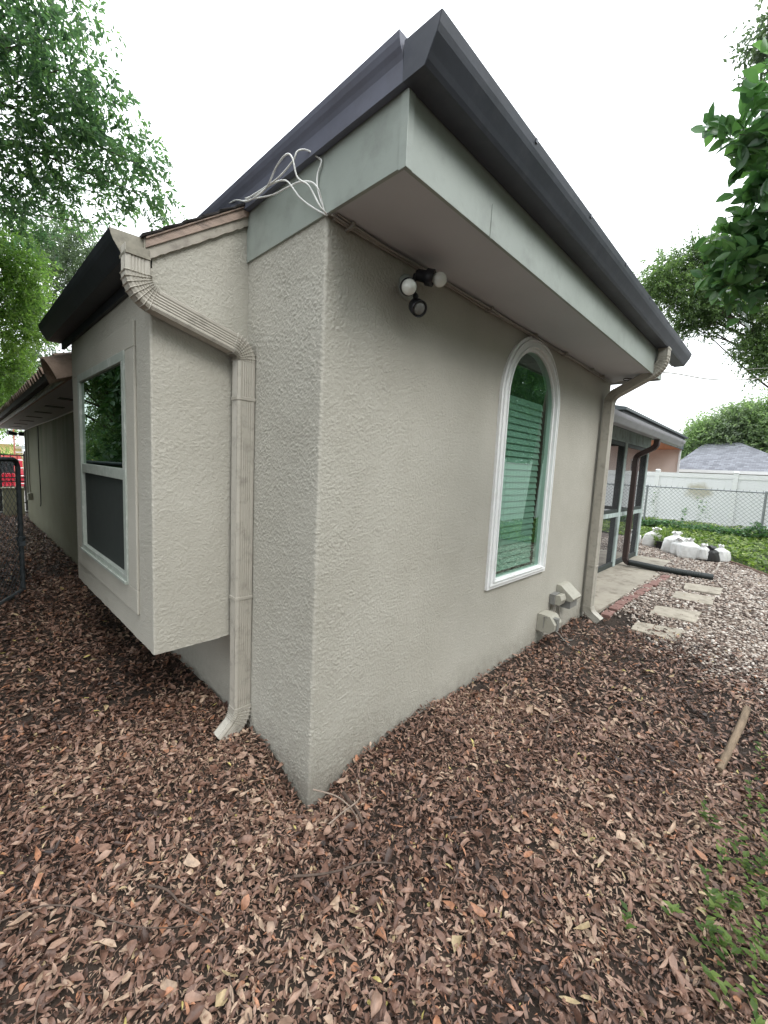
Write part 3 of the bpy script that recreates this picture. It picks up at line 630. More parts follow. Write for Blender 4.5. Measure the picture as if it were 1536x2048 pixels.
bl.build('window_blind', MT['blind'], aw)
mb = MB()
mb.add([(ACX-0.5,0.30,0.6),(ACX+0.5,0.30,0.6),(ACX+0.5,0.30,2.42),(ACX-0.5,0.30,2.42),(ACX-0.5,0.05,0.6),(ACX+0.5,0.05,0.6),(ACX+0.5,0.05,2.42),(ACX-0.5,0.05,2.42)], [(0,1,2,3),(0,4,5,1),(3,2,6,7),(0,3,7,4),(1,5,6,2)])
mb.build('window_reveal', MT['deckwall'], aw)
mb = MB(); mb.tube([(ACX-0.2,0.045,ABO+0.1),(ACX-0.2,0.045,ASP)], 0.0015, 6); mb.tube([(ACX+0.12,0.045,ABO+0.1),(ACX+0.12,0.045,ASP)], 0.0015, 6); mb.build('blind_cord', MT['wire'], aw)

# ------------------------------------------------------------------ security floodlight
fl = empty('floodlight'); tag(fl, 'dark twin-bulb floodlight with motion sensor on the stucco under the eave', 'floodlight')
fb = V3((0.475,0,2.335))
mb = MB(); mb.lathe((fb.x,-0.0,fb.z), (0,-1,0), [(0,0.0),(0,0.058),(0.010,0.058),(0.018,0.050),(0.024,0.022),(0.03,0.018),(0.03,0)], 24); mb.build('wall_plate', MT['fascia'], fl)
def holder(dirv, pos, nm='lamp_holder'):
    dirv = V3(dirv).normalized(); p0 = V3(pos)-dirv*0.115
    m_ = MB(); m_.lathe(p0, dirv, [(0,0.0),(0.001,0.018),(0.008,0.024),(0.045,0.027),(0.052,0.036),(0.085,0.037),(0.087,0.034),(0.07,0.030),(0.07,0.0)], 22)
    h = m_.build(nm, MT['blackp'], fl)
    m_ = MB(); m_.lathe(V3(pos), dirv, [(-0.045,0.0),(-0.045,0.014),(-0.030,0.017),(-0.022,0.024),(-0.012,0.0300),(0.0,0.0325),(0.012,0.0300),(0.022,0.024),(0.029,0.014),(0.0325,0.0)], 24)
    m_.build('light_bulb', MT['bulb'], fl)
    return p0
b1 = holder((-0.62,-0.68,-0.40), (0.352,-0.125,2.268)); b2 = holder((0.55,-0.80,-0.22), (0.548,-0.135,2.362))
mb = MB(); mb.tube([(fb.x,-0.02,fb.z),(fb.x,-0.045,fb.z)], 0.016, 12)
mb.tube([(fb.x,-0.035,fb.z), b1], 0.011, 10); mb.tube([(fb.x,-0.035,fb.z), b2], 0.011, 10); mb.tube([(fb.x-0.004,-0.035,fb.z),(0.452,-0.075,2.275)], 0.009, 10)
mb.lathe((0.452,-0.078,2.272), (0,0,1), [(-0.014,0),(-0.012,0.008),(0,0.014),(0.012,0.008),(0.014,0)], 14); mb.build('arm', MT['blackp'], fl)
sd_ = V3((-0.25,-0.80,-0.55)).normalized(); s0 = V3((0.452,-0.088,2.225))
mb = MB(); mb.lathe(s0-sd_*0.030, sd_, [(0,0),(0.0,0.022),(0.008,0.032),(0.030,0.036),(0.062,0.037),(0.063,0.033),(0.040,0.031),(0.040,0)], 22); mb.tube([(0.452,-0.078,2.272), s0], 0.008, 8)
sen = mb.build('motion_sensor', MT['blackp'], fl)
mb = MB(); mb.lathe(s0+sd_*0.012, sd_, [(0,0.030),(0.012,0.029),(0.022,0.022),(0.027,0.010),(0.028,0)], 20); mb.build('sensor_lens', MT['greyp'], sen)

# ------------------------------------------------------------------ small utility boxes low on the wall
def util_box(name, label, x0, x1, z0, z1, dep, cat='junction box'):
    r = empty(name); tag(r, label, cat); return r
u1 = util_box('utility_box', 'upper beige cable box with sloping lid on the stucco beside the downspout', 0,0,0,0,0)
mb = MB(); mb.prism([(-0.016,0.335),(-0.125,0.335),(-0.125,0.40),(-0.016,0.44)], 0, 2.68, 2.84); mb.build('housing', MT['greyp'], u1, 0.004)
mb = MB(); mb.prism([(-0.002,0.41),(-0.14,0.405),(-0.155,0.43),(-0.14,0.448),(-0.04,0.53),(-0.002,0.535)], 0, 2.66, 2.86); mb.build('lid', MT['beigep'], u1, 0.005)
u2 = util_box('utility_box', 'small grey square box with beige cap between the two beige cable boxes', 0,0,0,0,0)
mb = MB(); mb.box((2.52,-0.045,0.385),(2.64,-0.002,0.475)); mb.build('back_box', MT['greyp'], u2, 0.003)
mb = MB(); mb.prism([(-0.046,0.39),(-0.085,0.385),(-0.100,0.43),(-0.085,0.472),(-0.046,0.468)], 0, 2.535, 2.645); mb.build('cap', MT['beigep'], u2, 0.004)
u3 = util_box('utility_box', 'lower beige rounded cable box nearest the leaves under the arched window', 0,0,0,0,0)
mb = MB(); mb.prism([(-0.002,0.205),(-0.105,0.205),(-0.145,0.235),(-0.150,0.285),(-0.105,0.345),(-0.055,0.350),(-0.002,0.35)], 0, 2.30, 2.45); mb.build('housing', MT['beigep'], u3, 0.006)
mb = MB(); mb.box((2.34,-0.154,0.225),(2.385,-0.10,0.33)); mb.tube([(2.295,-0.06,0.24),(2.295,-0.06,0.335),(2.295,-0.09,0.335)],0.003,6); mb.build('latch', MT['greyp'], u3, 0.002)
mb = MB()
mb.tube(smoothline([(2.60,-0.06,0.39),(2.61,-0.07,0.30),(2.60,-0.09,0.2),(2.62,-0.10,0.12),(2.60,-0.16,0.095)]), 0.0035, 6)
mb.tube(smoothline([(2.56,-0.05,0.39),(2.55,-0.05,0.33),(2.60,-0.05,0.30),(2.56,-0.04,0.25),(2.5,-0.05,0.2)]), 0.003, 6)
mb.tube(smoothline([(2.43,-0.10,0.21),(2.46,-0.13,0.17),(2.50,-0.16,0.12),(2.45,-0.25,0.10),(2.42,-0.33,0.10)]), 0.0035, 6)
mb.tube(smoothline([(2.41,-0.10,0.21),(2.47,-0.14,0.16),(2.52,-0.13,0.10),(2.6,-0.2,0.10)]), 0.003, 6)
tag(mb.build('cable_drop', MT['wiretan']), 'thin loose cables hanging from the utility boxes into the mulch', 'cable')

# ------------------------------------------------------------------ cables along the eave, loose loops
def jitter_line(p, q, n, a):
    out = []
    for i in range(n+1):
        t = i/n; v = V3(p).lerp(V3(q), t); out.append(v+V3((0, random.uniform(-a,a), random.uniform(-a,a))))
    return smoothline(out, 4)
mb = MB()
mb.tube(jitter_line((0.02,-0.016,2.437),(3.48,-0.016,2.432),16,0.003), 0.0055, 6)
mb.tube(jitter_line((0.0,-0.028,2.437),(3.50,-0.03,2.436),14,0.004), 0.0045, 6)
mb.tube(jitter_line((0.02,-0.040,2.440),(3.45,-0.022,2.422),12,0.006), 0.004, 6)
mb.tube(smoothline([(3.45,-0.02,2.425),(3.52,-0.05,2.42),(3.50,-0.1,2.43),(3.56,-0.14,2.435)]), 0.004, 6)
for q in (0.09, 0.62, 1.16, 1.75, 2.3, 2.9, 3.2): mb.box((q,-0.05,2.424),(q+0.012,-0.004,2.4465))
tag(mb.build('cable_bundle', MT['wiretan']), 'bundle of painted cables stapled where wall meets soffit', 'cable')
mb = MB(); mb.tube(smoothline([(3.40,-0.17,2.438),(3.43,-0.21,2.43),(3.50,-0.20,2.435),(3.47,-0.15,2.43),(3.40,-0.17,2.435),(3.52,-0.24,2.44),(3.58,-0.22,2.438)]), 0.005, 6)
tag(mb.build('cable_clip', MT['wiredark']), 'dark wire clip on the soffit beside the right downspout bend', 'clip')
W1 = [(-0.008,-0.014,2.440),(-0.04,-0.009,2.457),(-0.06,0.036,2.535),(-0.09,0.069,2.564),(-0.11,0.076,2.624),(-0.11,0.118,2.654),(-0.10,0.202,2.654),(-0.09,0.303,2.617),(-0.07,0.488,2.649),(-0.05,0.652,2.722),(-0.04,0.835,2.754)]
W2 = [(-0.008,-0.014,2.437),(-0.03,0.036,2.468),(-0.05,0.109,2.527),(-0.07,0.161,2.593),(-0.075,0.208,2.617),(-0.085,0.273,2.622),(-0.08,0.382,2.633),(-0.06,0.53,2.68)]
W3 = [(-0.012,-0.004,2.440),(-0.03,-0.004,2.485),(-0.05,-0.007,2.514),(-0.06,0.024,2.544),(-0.06,0.097,2.574),(-0.06,0.184,2.589),(-0.05,0.314,2.616),(-0.05,0.48,2.664),(-0.04,0.62,2.71)]
W4 = [(-0.022,0.003,2.474),(-0.022,0.034,2.543),(-0.022,0.037,2.594),(-0.020,0.017,2.632),(-0.022,0.04,2.657),(-0.05,0.072,2.681),(-0.08,0.089,2.668),(-0.085,0.113,2.641),(-0.09,0.224,2.618),(-0.075,0.488,2.655)]
mb = MB()
for w_ in (W1, W2, W3, W4): mb.tube(smoothline(w_, 8), 0.0032, 7)
tag(mb.build('loose_wires', MT['wire']), 'white coax wires looping loosely over the left fascia onto the bay roof', 'wire')

# far wing wall fittings
mb = MB(); mb.tube([(-0.025,9.05,1.86),(-0.025,9.05,0.72),(-0.03,8.98,0.62)], 0.014, 8); mb.box((-0.07,8.88,0.55),(-0.004,9.02,0.68)); tag(mb.build('conduit', MT['beigep']), 'painted conduit with socket box low on the far side wall', 'conduit')
mb = MB(); mb.tube([(-0.02,9.45,1.86),(-0.02,9.45,0.5)], 0.016, 8); tag(mb.build('conduit', MT['beigep']), 'straight painted pipe on the far side wall next to its end corner', 'conduit')
mb = MB(); mb.tube(smoothline([(-0.015,7.75,1.90),(-0.015,7.78,1.4),(-0.015,7.74,1.0),(-0.018,7.72,0.62),(-0.03,7.70,0.55)]), 0.008, 6); tag(mb.build('hanging_cable', MT['wiredark']), 'dark cable hanging straight down the far side wall', 'cable')
mb = MB(); mb.tube(smoothline([(-0.012,2.3,2.03),(-0.015,3.4,2.00),(-0.012,4.6,1.985),(-0.02,6.2,1.94),(-0.012,8.0,1.915),(-0.012,9.6,1.875)]), 0.008, 6); tag(mb.build('soffit_cable', MT['wire']), 'pale wavy cable running under the far soffit line', 'cable')
fl2 = empty('floodlight'); tag(fl2, 'small black floodlight at the far corner under the low soffit', 'floodlight')
mb = MB(); mb.box((-0.10,9.6,1.76),(-0.02,9.68,1.84)); mb.tube([(-0.06,9.62,1.80),(-0.16,9.6,1.79)],0.012,8); mb.build('base', MT['blackp'], fl2)
mb = MB(); mb.tube([(-0.14,9.6,1.79),(-0.27,9.55,1.81)], [0.035,0.045], 12); mb.build('lamp_holder', MT['blackp'], fl2)

# ------------------------------------------------------------------ porch
po = empty('screen_porch'); tag(po, 'screened porch with flaking pale posts and grey gutter behind the house', 'porch')
PY = 0.47; PX0, PX1 = WX+0.01, 7.72
for xa, xb2 in ((6.19,6.30),(7.60,7.71),(4.75,4.86)):
    mb = MB(); mb.box((xa,PY,0.095),(xb2,PY+0.035,2.05)); p_ = mb.build('post', MT['porchpaint'], po, 0.003)
    mb = MB(); mb.box((xa+0.012,PY+0.036,0.095),(xb2-0.01,PY+0.11,2.05)); mb.build('post_core', MT['porchdark'], p_)
mb = MB(); mb.box((PX0,PY-0.008,2.05),(PX1,PY+0.05,2.235)); mb.box((PX0,PY-0.02,2.045),(PX1,PY-0.009,2.075)); mb.build('header', MT['porchpaint'], po, 0.003)
for xa, xb2 in ((PX0,4.749),(4.861,6.189),(6.301,7.599)):
    mb = MB(); mb.box((xa,PY+0.004,0.90),(xb2,PY+0.06,0.965)); mb.build('rail', MT['porchpaint'], po, 0.002)
    mb = MB(); mb.box((xa,PY+0.01,0.966),(xb2,PY+0.035,1.02)); mb.box((xa,PY+0.01,1.99),(xb2,PY+0.035,2.049)); mb.box((xa,PY+0.01,1.021),(xa+0.045,PY+0.035,1.989)); mb.box((xb2-0.045,PY+0.01,1.021),(xb2,PY+0.035,1.989)); mb.build('screen_frame', MT['porchdark'], po)
    mb = MB(); mb.box((xa,PY+0.01,0.10),(xb2,PY+0.05,0.17)); mb.build('bottom_plate', MT['porchdark'], po)
    mb = MB(); mb.add([(xa,PY+0.02,0.17),(xb2,PY+0.02,0.17),(xb2,PY+0.02,2.0),(xa,PY+0.02,2.0)], [(0,1,2,3)]); mb.build('screen', MT['porchscreen'], po)
for yv in (1.5, 2.6, 3.6):
    mb = MB(); mb.box((7.62,yv,0.095),(7.70,yv+0.09,2.2)); mb.build('post', MT['porchpaint'], po, 0.003)
mb = MB(); mb.box((7.64,PY+0.12,0.90),(7.69,3.6,0.965)); mb.build('rail', MT['porchdark'], po)
mb = MB(); mb.box((7.64,PY+0.12,2.1),(7.69,3.7,2.2)); mb.build('side_header', MT['porchdark'], po)
mb = MB(); mb.add([(7.66,PY+0.05,0.12),(7.66,3.6,0.12),(7.66,3.6,2.1),(7.66,PY+0.05,2.1)], [(0,1,2,3)]); mb.build('screen', MT['porchscreen'], po)
mb = MB(); mb.prism([(0.17,2.225),(0.17,2.245),(3.8,2.62),(3.8,2.50),(0.5,2.236)], 0, PX0, 8.1); mb.build('roof', MT['slate'], po)
mb = MB(); gp = [(0.15-d, 2.115+z*0.98) for d, z in kprof(0,0)]; mb.prism(gp, 0, PX0, 8.15); mb.box((PX0,0.152,2.12),(8.14,0.168,2.243)); pg = mb.build('gutter', MT['greygut'], po)
mb = MB(); mb.box((PX0,0.17,2.228),(8.1,PY-0.01,2.24)); mb.build('soffit', MT['porchdark'], po)
# brown downspout of the porch
xq = 6.45; sv = (1,0,0)
h1p, h1t = arc((xq,0.12,2.06), (0,0,-1), (0,0.86,-0.51), 0.09, 7); 
q0 = h1p[-1]; h2p, h2t = arc((xq,0.30,1.9), (0,0.86,-0.51), (0,0,-1), 0.09, 7); off = V3((0,0.375-h2p[-1].y,0)); h2p = [p+off for p in h2p]; dz = q0.z+(h2p[0].y-q0.y)*(-0.51/0.86)-h2p[0].z; h2p = [p+V3((0,0,dz)) for p in h2p]
h3p, h3t = arc((xq,0.375,0.24), (0,0,-1), (0.30,-0.95,-0.02), 0.09, 7)
pipe('downspout', MT['brown'], po, [((xq,0.12,2.12), h1p[0]), (h1p[-1], h2p[0]), (h2p[-1], h3p[0])], sv, 0.040, 0.036, [(h1p, h1t), (h2p, h2t), (h3p, h3t)], [((xq,0.375,1.0),(0,0,-1))])
# flexible black drain pipe
pp = [(xq+0.005,0.315,0.165),(6.475,0.13,0.155),(6.50,-0.12,0.14),(6.54,-0.42,0.135),(6.58,-0.75,0.132)]
sp_ = smoothline(pp, 40); rr_ = [0.047+(0.006 if (i % 3) == 0 else 0) if i < len(sp_)-20 else 0.050 for i in range(len(sp_))]
mb = MB(); mb.tube(sp_, rr_, 16, cap=False); mb.tube([V3(pp[-1])+V3((-0.006,0.03,0)), V3(pp[-1])+V3((0.0,-0.001,0))], 0.042, 16)
tag(mb.build('drain_hose', MT['corr']), 'black corrugated drain hose lying across the slab onto the gravel', 'drain pipe')

# slab, brick edging
mb = MB(); mb.prism([(PX0,0.0+3.8),(PX0,-0.085),(6.42,-0.165),(6.42,-0.06),(7.75,-0.06),(7.75,3.8)], 2, 0.02, 0.096); tag(mb.build('patio_slab', MT['conc'], None, 0.004), kind='structure')
blab = ['chipped red edging brick nearest the right downspout elbow','second red edging brick out from the right downspout','third red edging brick out from the right downspout','fourth red edging brick out from the right downspout','fifth red edging brick out from the right downspout','sixth red edging brick out from the right downspout',
 'seventh red edging brick counted from the right downspout','eighth red edging brick counted from the right downspout','ninth red edging brick counted from the right downspout','tenth red edging brick counted from the right downspout','eleventh red edging brick, last but one before the hose','red edging brick lying next to the black drain hose']
proto = None
for k in range(12):
    x = 3.72+k*0.222; y = -0.165-0.0285*(x-3.72)
    if proto is None:
        mb = MB(); mb.box((-0.098,-0.045,-0.03),(0.098,0.045,0.027)); proto = mb.build('edging_brick', MT['brick'], None, 0.005); o = proto
    else: o = proto.copy(); COL.objects.link(o)
    o.location = (x, y+random.uniform(-0.012,0.012), GZ+0.0+random.uniform(-0.006,0.006)-(0.02 if k == 0 else 0)); o.rotation_euler = (random.uniform(-0.03,0.03), random.uniform(-0.03,0.03), math.radians(-1.6)+random.uniform(-0.08,0.08))
    tag(o, blab[k], 'brick', 'red bricks edging the patio slab')
# stepping stones
SST = [([(3.61,-0.46),(3.73,-0.86),(3.31,-0.82),(3.33,-0.47)], 'large pale stepping stone nearest the camera with a broken left edge'),
       ([(4.37,-0.47),(4.53,-0.86),(4.05,-0.87),(3.99,-0.49)], 'second pale stepping stone from the camera in the gravel'),
       ([(5.31,-0.51),(5.39,-0.89),(4.96,-0.91),(4.93,-0.52)], 'third pale stepping stone from the camera in the gravel'),
       ([(5.96,-0.51),(6.06,-0.91),(5.62,-0.92),(5.54,-0.55)], 'farthest pale stepping stone beside the end of the drain hose')]
for pts, lab in SST:
    out_ = []
    for i in range(4):
        a = V3((*pts[i],0)); b2_ = V3((*pts[(i+1) % 4],0))
        for k in range(6):
            q = a.lerp(b2_, k/6); out_.append((q.x+random.uniform(-0.006,0.006), q.y+random.uniform(-0.006,0.006)))
    zc = float(gh(np.array(pts[0][0]), np.array(pts[0][1])))
    mb = MB(); mb.prism(out_, 2, zc-0.02, zc+0.030); tag(mb.build('stepping_stone', MT['stone'], None, 0.004), lab, 'stepping stone', 'stepping stones in the gravel')
# garden edging strip of the ivy bed
pts = []
for y in np.linspace(-2.2, 0.9, 40): pts.append((float(ivy_edge(y))-0.06, float(y), GZ+0.015))
mb = MB(); mb.tube(smoothline(pts, 2), 0.035, 8); tag(mb.build('garden_edging', MT['mud']), 'low brown edging strip curving between gravel and ivy', 'edging')

# ------------------------------------------------------------------ sandbags
def sack(name, label, loc, w, d, h, neck, lean, rot, mat, grp=None, plump=1.0):
    n, m_ = 30, 26; rs = np.random.default_rng(int(abs(loc[0]*1000+loc[1]*377))+5); vs = []
    ph = rs.random(6)*6.28
    for i in range(m_+1):
        t = i/m_
        if t < 0.10: r = 0.86+1.4*t
        elif t < 0.66: r = 1.0-0.12*((t-0.1)/0.56)**2*plump
        elif t < 0.87: r = 0.88-(0.88-neck)*((t-0.66)/0.21)**1.1
        else: r = neck+(0.10+0.30*rs.random())*((t-0.87)/0.13)
        z = 0.9*h*(t if t > 0.05 else t*0.6)
        for k in range(n):
            a = 2*math.pi*k/n; pw = 0.72
            cx = math.copysign(abs(math.cos(a))**pw, math.cos(a)); cy = math.copysign(abs(math.sin(a))**pw, math.sin(a))
            fold = 1+0.08*math.sin(3*a+ph[0]+2*t)+0.055*math.sin(5*a+ph[1]-4*t)+0.03*math.sin(11*a+ph[5]+9*t)+(0.09 if t > 0.58 else 0.015)*math.sin(9*a+ph[2]+5*t)+(0.16 if t > 0.84 else 0.0)*math.sin(4*a+ph[3])
            w_, d_ = w*0.95, d*0.95
            vs.append((cx*r*w_/2*fold+lean[0]*max(0, t-0.45)**1.3*h, cy*r*d_/2*fold+lean[1]*max(0, t-0.45)**1.3*h, z+0.012*math.sin(4*a+ph[4])*(t > 0.84)*(t-0.8)*8))
    fs = [(i*n+k, i*n+(k+1) % n, (i+1)*n+(k+1) % n, (i+1)*n+k) for i in range(m_) for k in range(n)]
    mb = MB(); mb.add(vs, fs, True); mb.add(vs[-n:], [tuple(range(n))], True); mb.add(vs[:n], [tuple(range(n))[::-1]], True); o = mb.build(name, mat)
    o.location = loc; o.rotation_euler = (0, 0, rot); tag(o, label, 'sandbag', grp); return o
GR = 'tied sandbags at the edge of the ivy'
sack('sandbag', 'low white sandbag leftmost, half hidden behind the porch post', (9.45,0.98,0.085), 0.34,0.34,0.30,0.30,(0,0),0.3, MT['bag'], GR)
sack('sandbag', 'single white sandbag left of the black nursery pot', (9.30,0.58,0.085), 0.30,0.32,0.44,0.22,(0.1,-0.35),0.1, MT['bag'], GR)
sack('sandbag', 'bulging white sandbag just right of the black nursery pot', (8.80,0.10,0.085), 0.34,0.38,0.46,0.18,(0.1,-0.25),0.6, MT['bag'], GR)
sack('sandbag', 'white sandbag squeezed in the middle of the row', (8.62,-0.06,0.085), 0.34,0.34,0.36,0.26,(0.1,0.1),1.2, MT['bag'], GR)
sack('sandbag', 'boxy white sandbag with grey tie string right of the middle', (8.42,-0.20,0.085), 0.34,0.38,0.40,0.16,(0.05,-0.05),0.4, MT['bag'], GR)
sack('sandbag', 'small pale sandbag standing inside the black sack', (8.34,-0.42,0.12), 0.17,0.19,0.30,0.30,(0,0),0.2, MT['bag'], GR)
sack('sandbag', 'black plastic sack slumped round a small pale bag', (8.42,-0.50,0.085), 0.30,0.26,0.30,0.35,(0.05,-0.1),0.9, MT['blackbag'], GR)
sack('sandbag', 'thin white sandbag rightmost, behind the black sack', (8.62,-0.66,0.085), 0.26,0.24,0.33,0.14,(0,0.2),0.4, MT['bag'], GR)

# ------------------------------------------------------------------ log, twigs
mb = MB(); mb.tube(smoothline([(2.34,-1.350,0.112),(2.05,-1.336,0.118),(1.78,-1.315,0.116),(1.50,-1.292,0.108)], 6), [0.019]*8+[0.018]*8+[0.016]*3, 10)
tag(mb.build('bamboo_stick', P('dry_stick', (0.20,0.145,0.098), 0.85, 0.5, 14, 0.004, 60, scale=(0.15,1,1), dirt=((0.05,0.035,0.025),1.0,12))), 'thick pale dry stick lying on the leaves at the right', 'stick')
TW = P('twig_bark', (0.10,0.07,0.055), 0.8, 0.4, 30); TWL = P('pale_twig', (0.27,0.21,0.17), 0.8, 0.3, 30)
def twig(label, pts, r, mat):
    m_ = MB(); L_ = smoothline([(x, y, float(gh(np.array(x), np.array(y)))+z) for x, y, z in pts], 5); m_.tube(L_, [r*(1-0.5*i/len(L_)) for i in range(len(L_))], 6); tag(m_.build('twig', mat), label, 'twig', 'fallen twigs on the leaf litter')
twig('long thin curved twig arching across the leaves at lower left', [(-1.05,0.12,0.05),(-0.93,0.10,0.045),(-0.85,0.03,0.045),(-0.79,-0.06,0.045),(-0.73,-0.15,0.045),(-0.66,-0.21,0.03),(-0.60,-0.25,0.03)], 0.0026, TW)
twig('short stout twig lying above the long curved one', [(-0.66,-0.05,0.045),(-0.625,-0.11,0.05),(-0.61,-0.17,0.042),(-0.595,-0.22,0.05),(-0.56,-0.29,0.04)], 0.0042, TW)
twig('dark reddish twig lying in the leaves below the house corner', [(-0.30,-0.33,0.035),(-0.24,-0.395,0.045),(-0.17,-0.43,0.036),(-0.10,-0.475,0.045),(-0.03,-0.53,0.03)], 0.0045, TW)
twig('pale forked-looking twig rising off the leaves at the house corner', [(-0.08,-0.24,0.05),(-0.02,-0.25,0.07),(0.05,-0.26,0.08),(0.085,-0.24,0.09),(0.10,-0.20,0.13)], 0.0035, TWL)
twig('long pale twig crossing below the corner arris', [(-0.03,-0.07,0.14),(0.02,-0.16,0.10),(0.03,-0.24,0.06),(0.00,-0.33,0.05)], 0.0035, TWL)
twig('thick dark stick half buried beside the corner arris', [(0.10,-0.12,0.045),(0.07,-0.19,0.05),(0.04,-0.27,0.05),(0.02,-0.33,0.035)], 0.010, TW)
twig('dark slim twig lying in the leaves under the arched window', [(1.05,-0.62,0.04),(1.2,-0.58,0.05),(1.38,-0.60,0.045)], 0.005, TW)

# ------------------------------------------------------------------ leaf litter
def fields(n, f): return f(n)
def quats(n, tilt, yaw=None):
    yaw = rng.random(n)*2*np.pi if yaw is None else yaw
    ax = rng.random(n)*2*np.pi; t = tilt
    cy, sy = np.cos(yaw), np.sin(yaw); Rz = np.zeros((n,3,3)); Rz[:,0,0]=cy; Rz[:,0,1]=-sy; Rz[:,1,0]=sy; Rz[:,1,1]=cy; Rz[:,2,2]=1
    k = np.stack([np.cos(ax), np.sin(ax), np.zeros(n)], -1); K = np.zeros((n,3,3)); K[:,0,1]=-k[:,2]; K[:,0,2]=k[:,1]; K[:,1,0]=k[:,2]; K[:,1,2]=-k[:,0]; K[:,2,0]=-k[:,1]; K[:,2,1]=k[:,0]
    Rt = np.eye(3)+np.sin(t)[:,None,None]*K+(1-np.cos(t))[:,None,None]*(K@K)
    return Rt@Rz
def leaves(name, pos, length, width, tilt, rnd, mat, nl=6):
    n = len(pos); u = np.linspace(0, 1, nl); ea = 0.62+0.75*rng.random(n)[:,None]; eb = 0.55+0.6*rng.random(n)[:,None]
    cut0 = np.where(rng.random(n) < 0.22, rng.random(n)*0.35, 0.0)[:,None]; cut1 = np.where(rng.random(n) < 0.22, 1-rng.random(n)*0.4, 1.0)[:,None]   # torn pieces
    uu = cut0+(cut1-cut0)*u[None]; wd = np.clip(np.sin(np.pi*uu**ea), 0.0, 1)**eb+0.03
    T = np.zeros((nl, 3, 3)); 
    V = np.zeros((n, nl, 3, 3)); L = length[:,None]; Wd = width[:,None]
    bend = (rng.random(n)-0.35)[:,None]*1.2; fold = (rng.random(n)*1.3-0.3)[:,None]; tw = (rng.random(n)-0.5)[:,None]*2.4; crook = (rng.random(n)-0.5)[:,None]*0.35
    x = (u[None]-0.5)*L
    jag = 1+0.34*(rng.random((n, nl))-0.5)
    for j, sgn in enumerate((-1, 0, 1)):
        w_ = sgn*Wd*wd*0.5*jag; an = tw*(u[None]-0.5)
        zz = np.abs(w_)*fold
        V[:,:,j,0] = x; V[:,:,j,1] = w_*np.cos(an)+crook*L*(u[None]-0.5)**2*2; V[:,:,j,2] = zz+w_*np.sin(an)-bend*L*(u[None]-0.5)**2*1.6
    R_ = quats(n, tilt); V = V.reshape(n, nl*3, 3); V = np.einsum('nij,nkj->nki', R_, V)+pos[:,None,:]
    f = []
    for i in range(nl-1):
        for j in range(2): f.append((i*3+j, (i+1)*3+j, (i+1)*3+j+1, i*3+j+1))
    f = np.array(f); F = (f[None]+np.arange(n)[:,None,None]*nl*3).reshape(-1, 4)
    return npmesh(name, V.reshape(-1, 3), F, mat, rnd=np.repeat(rnd, nl*3), smooth=True)
CX, CY = -1.04, -1.38
def scatter(dens, x0, x1, y0, y1):
    n = int(dens*(x1-x0)*(y1-y0)); return rng.random(n)*(x1-x0)+x0, rng.random(n)*(y1-y0)+y0
def litter(x0, x1, y0, y1, dens, smin, smax, layer, keepf):
    x, y = scatter(dens, x0, x1, y0, y1); k = keepf(x, y); x = x[k]; y = y[k]; n = len(x)
    L = smin+(smax-smin)*rng.random(n)**1.6; Wd = L*(0.18+0.20*rng.random(n)+0.28*(rng.random(n) < 0.14)); h = rng.random(n)
    pile = 0.020*np.exp(-np.minimum(np.abs(np.where(x > 0, -y, -x)), 3)/0.06)*(np.where(x > 0, y < 0, x < 0))
    pile = pile*(0.2+3.6*vnoise(x+3, y+3, 0.16, 91)**2)
    z = gh(x, y)+0.004+h*layer+pile*rng.random(n)+L*0.08
    tilt = np.abs(rng.normal(0, 0.36, n))+0.45*(h > 0.6)*rng.random(n)+np.minimum(pile*14, 0.8)*rng.random(n)
    patch = vnoise(x+40, y+40, 0.22, 77); patch2 = vnoise(x+40, y+40, 0.9, 78)
    r = np.clip(rng.random(n)**1.1*0.84+0.42*(patch-0.5)+0.34*(patch2-0.5)+0.02+0.05*h, 0, 0.90)
    s = rng.random(n); r = np.where(s > 0.955, 0.93, r); r = np.where(s > 0.985, 0.975, r); r = np.where(s > 0.9975, 0.995, r)
    return np.stack([x, y, z], -1), L, Wd, tilt, r
def bare(x, y): return np.exp(-(((x-3.35)/0.42)**2+((y+0.28)/0.25)**2))+0.8*np.exp(-(((x-2.55)/0.3)**2+((y+0.25)/0.12)**2))
def yard(x, y): return (rng.random(len(x)) > bare(x, y)*0.93) & ~((x > -0.012) & (y > -0.012)) & ~((x > 3.55) & (y > -0.1))
A = []
A.append(litter(-1.6, 2.2, -1.75, 2.0, 12500, 0.007, 0.032, 0.018, lambda x, y: yard(x, y) & ((x-CX)**2+(y-CY)**2 < 2.6**2) & ((x-CX)**2+(y-CY)**2 > 0.25**2)))
A.append(litter(-1.6, 2.2, -1.75, 2.0, 1100, 0.028, 0.060, 0.024, lambda x, y: yard(x, y) & ((x-CX)**2+(y-CY)**2 < 2.6**2)))
A.append(litter(-3.0, 3.6, -2.2, 4.5, 2600, 0.022, 0.055, 0.024, lambda x, y: yard(x, y) & ((x-CX)**2+(y-CY)**2 >= 2.5**2) & (rng.random(len(x)) > grav_amt(x, y)*0.93)))
A.append(litter(3.0, 8.5, -3.0, 0.2, 420, 0.025, 0.05, 0.02, lambda x, y: yard(x, y) & (rng.random(len(x)) > grav_amt(x, y)*0.80)))
A.append(litter(-3.2, 0.0, 4.5, 10.6, 1100, 0.035, 0.065, 0.03, yard))
pos = np.concatenate([a[0] for a in A]); L_, W_, T_, R__ = [np.concatenate([a[i] for a in A]) for i in (1,2,3,4)]
tag(leaves('leaf_litter', pos, L_, W_, T_, R__, MT['leaf'], 5), 'brown fallen leaves thickly covering the ground', kind='stuff')

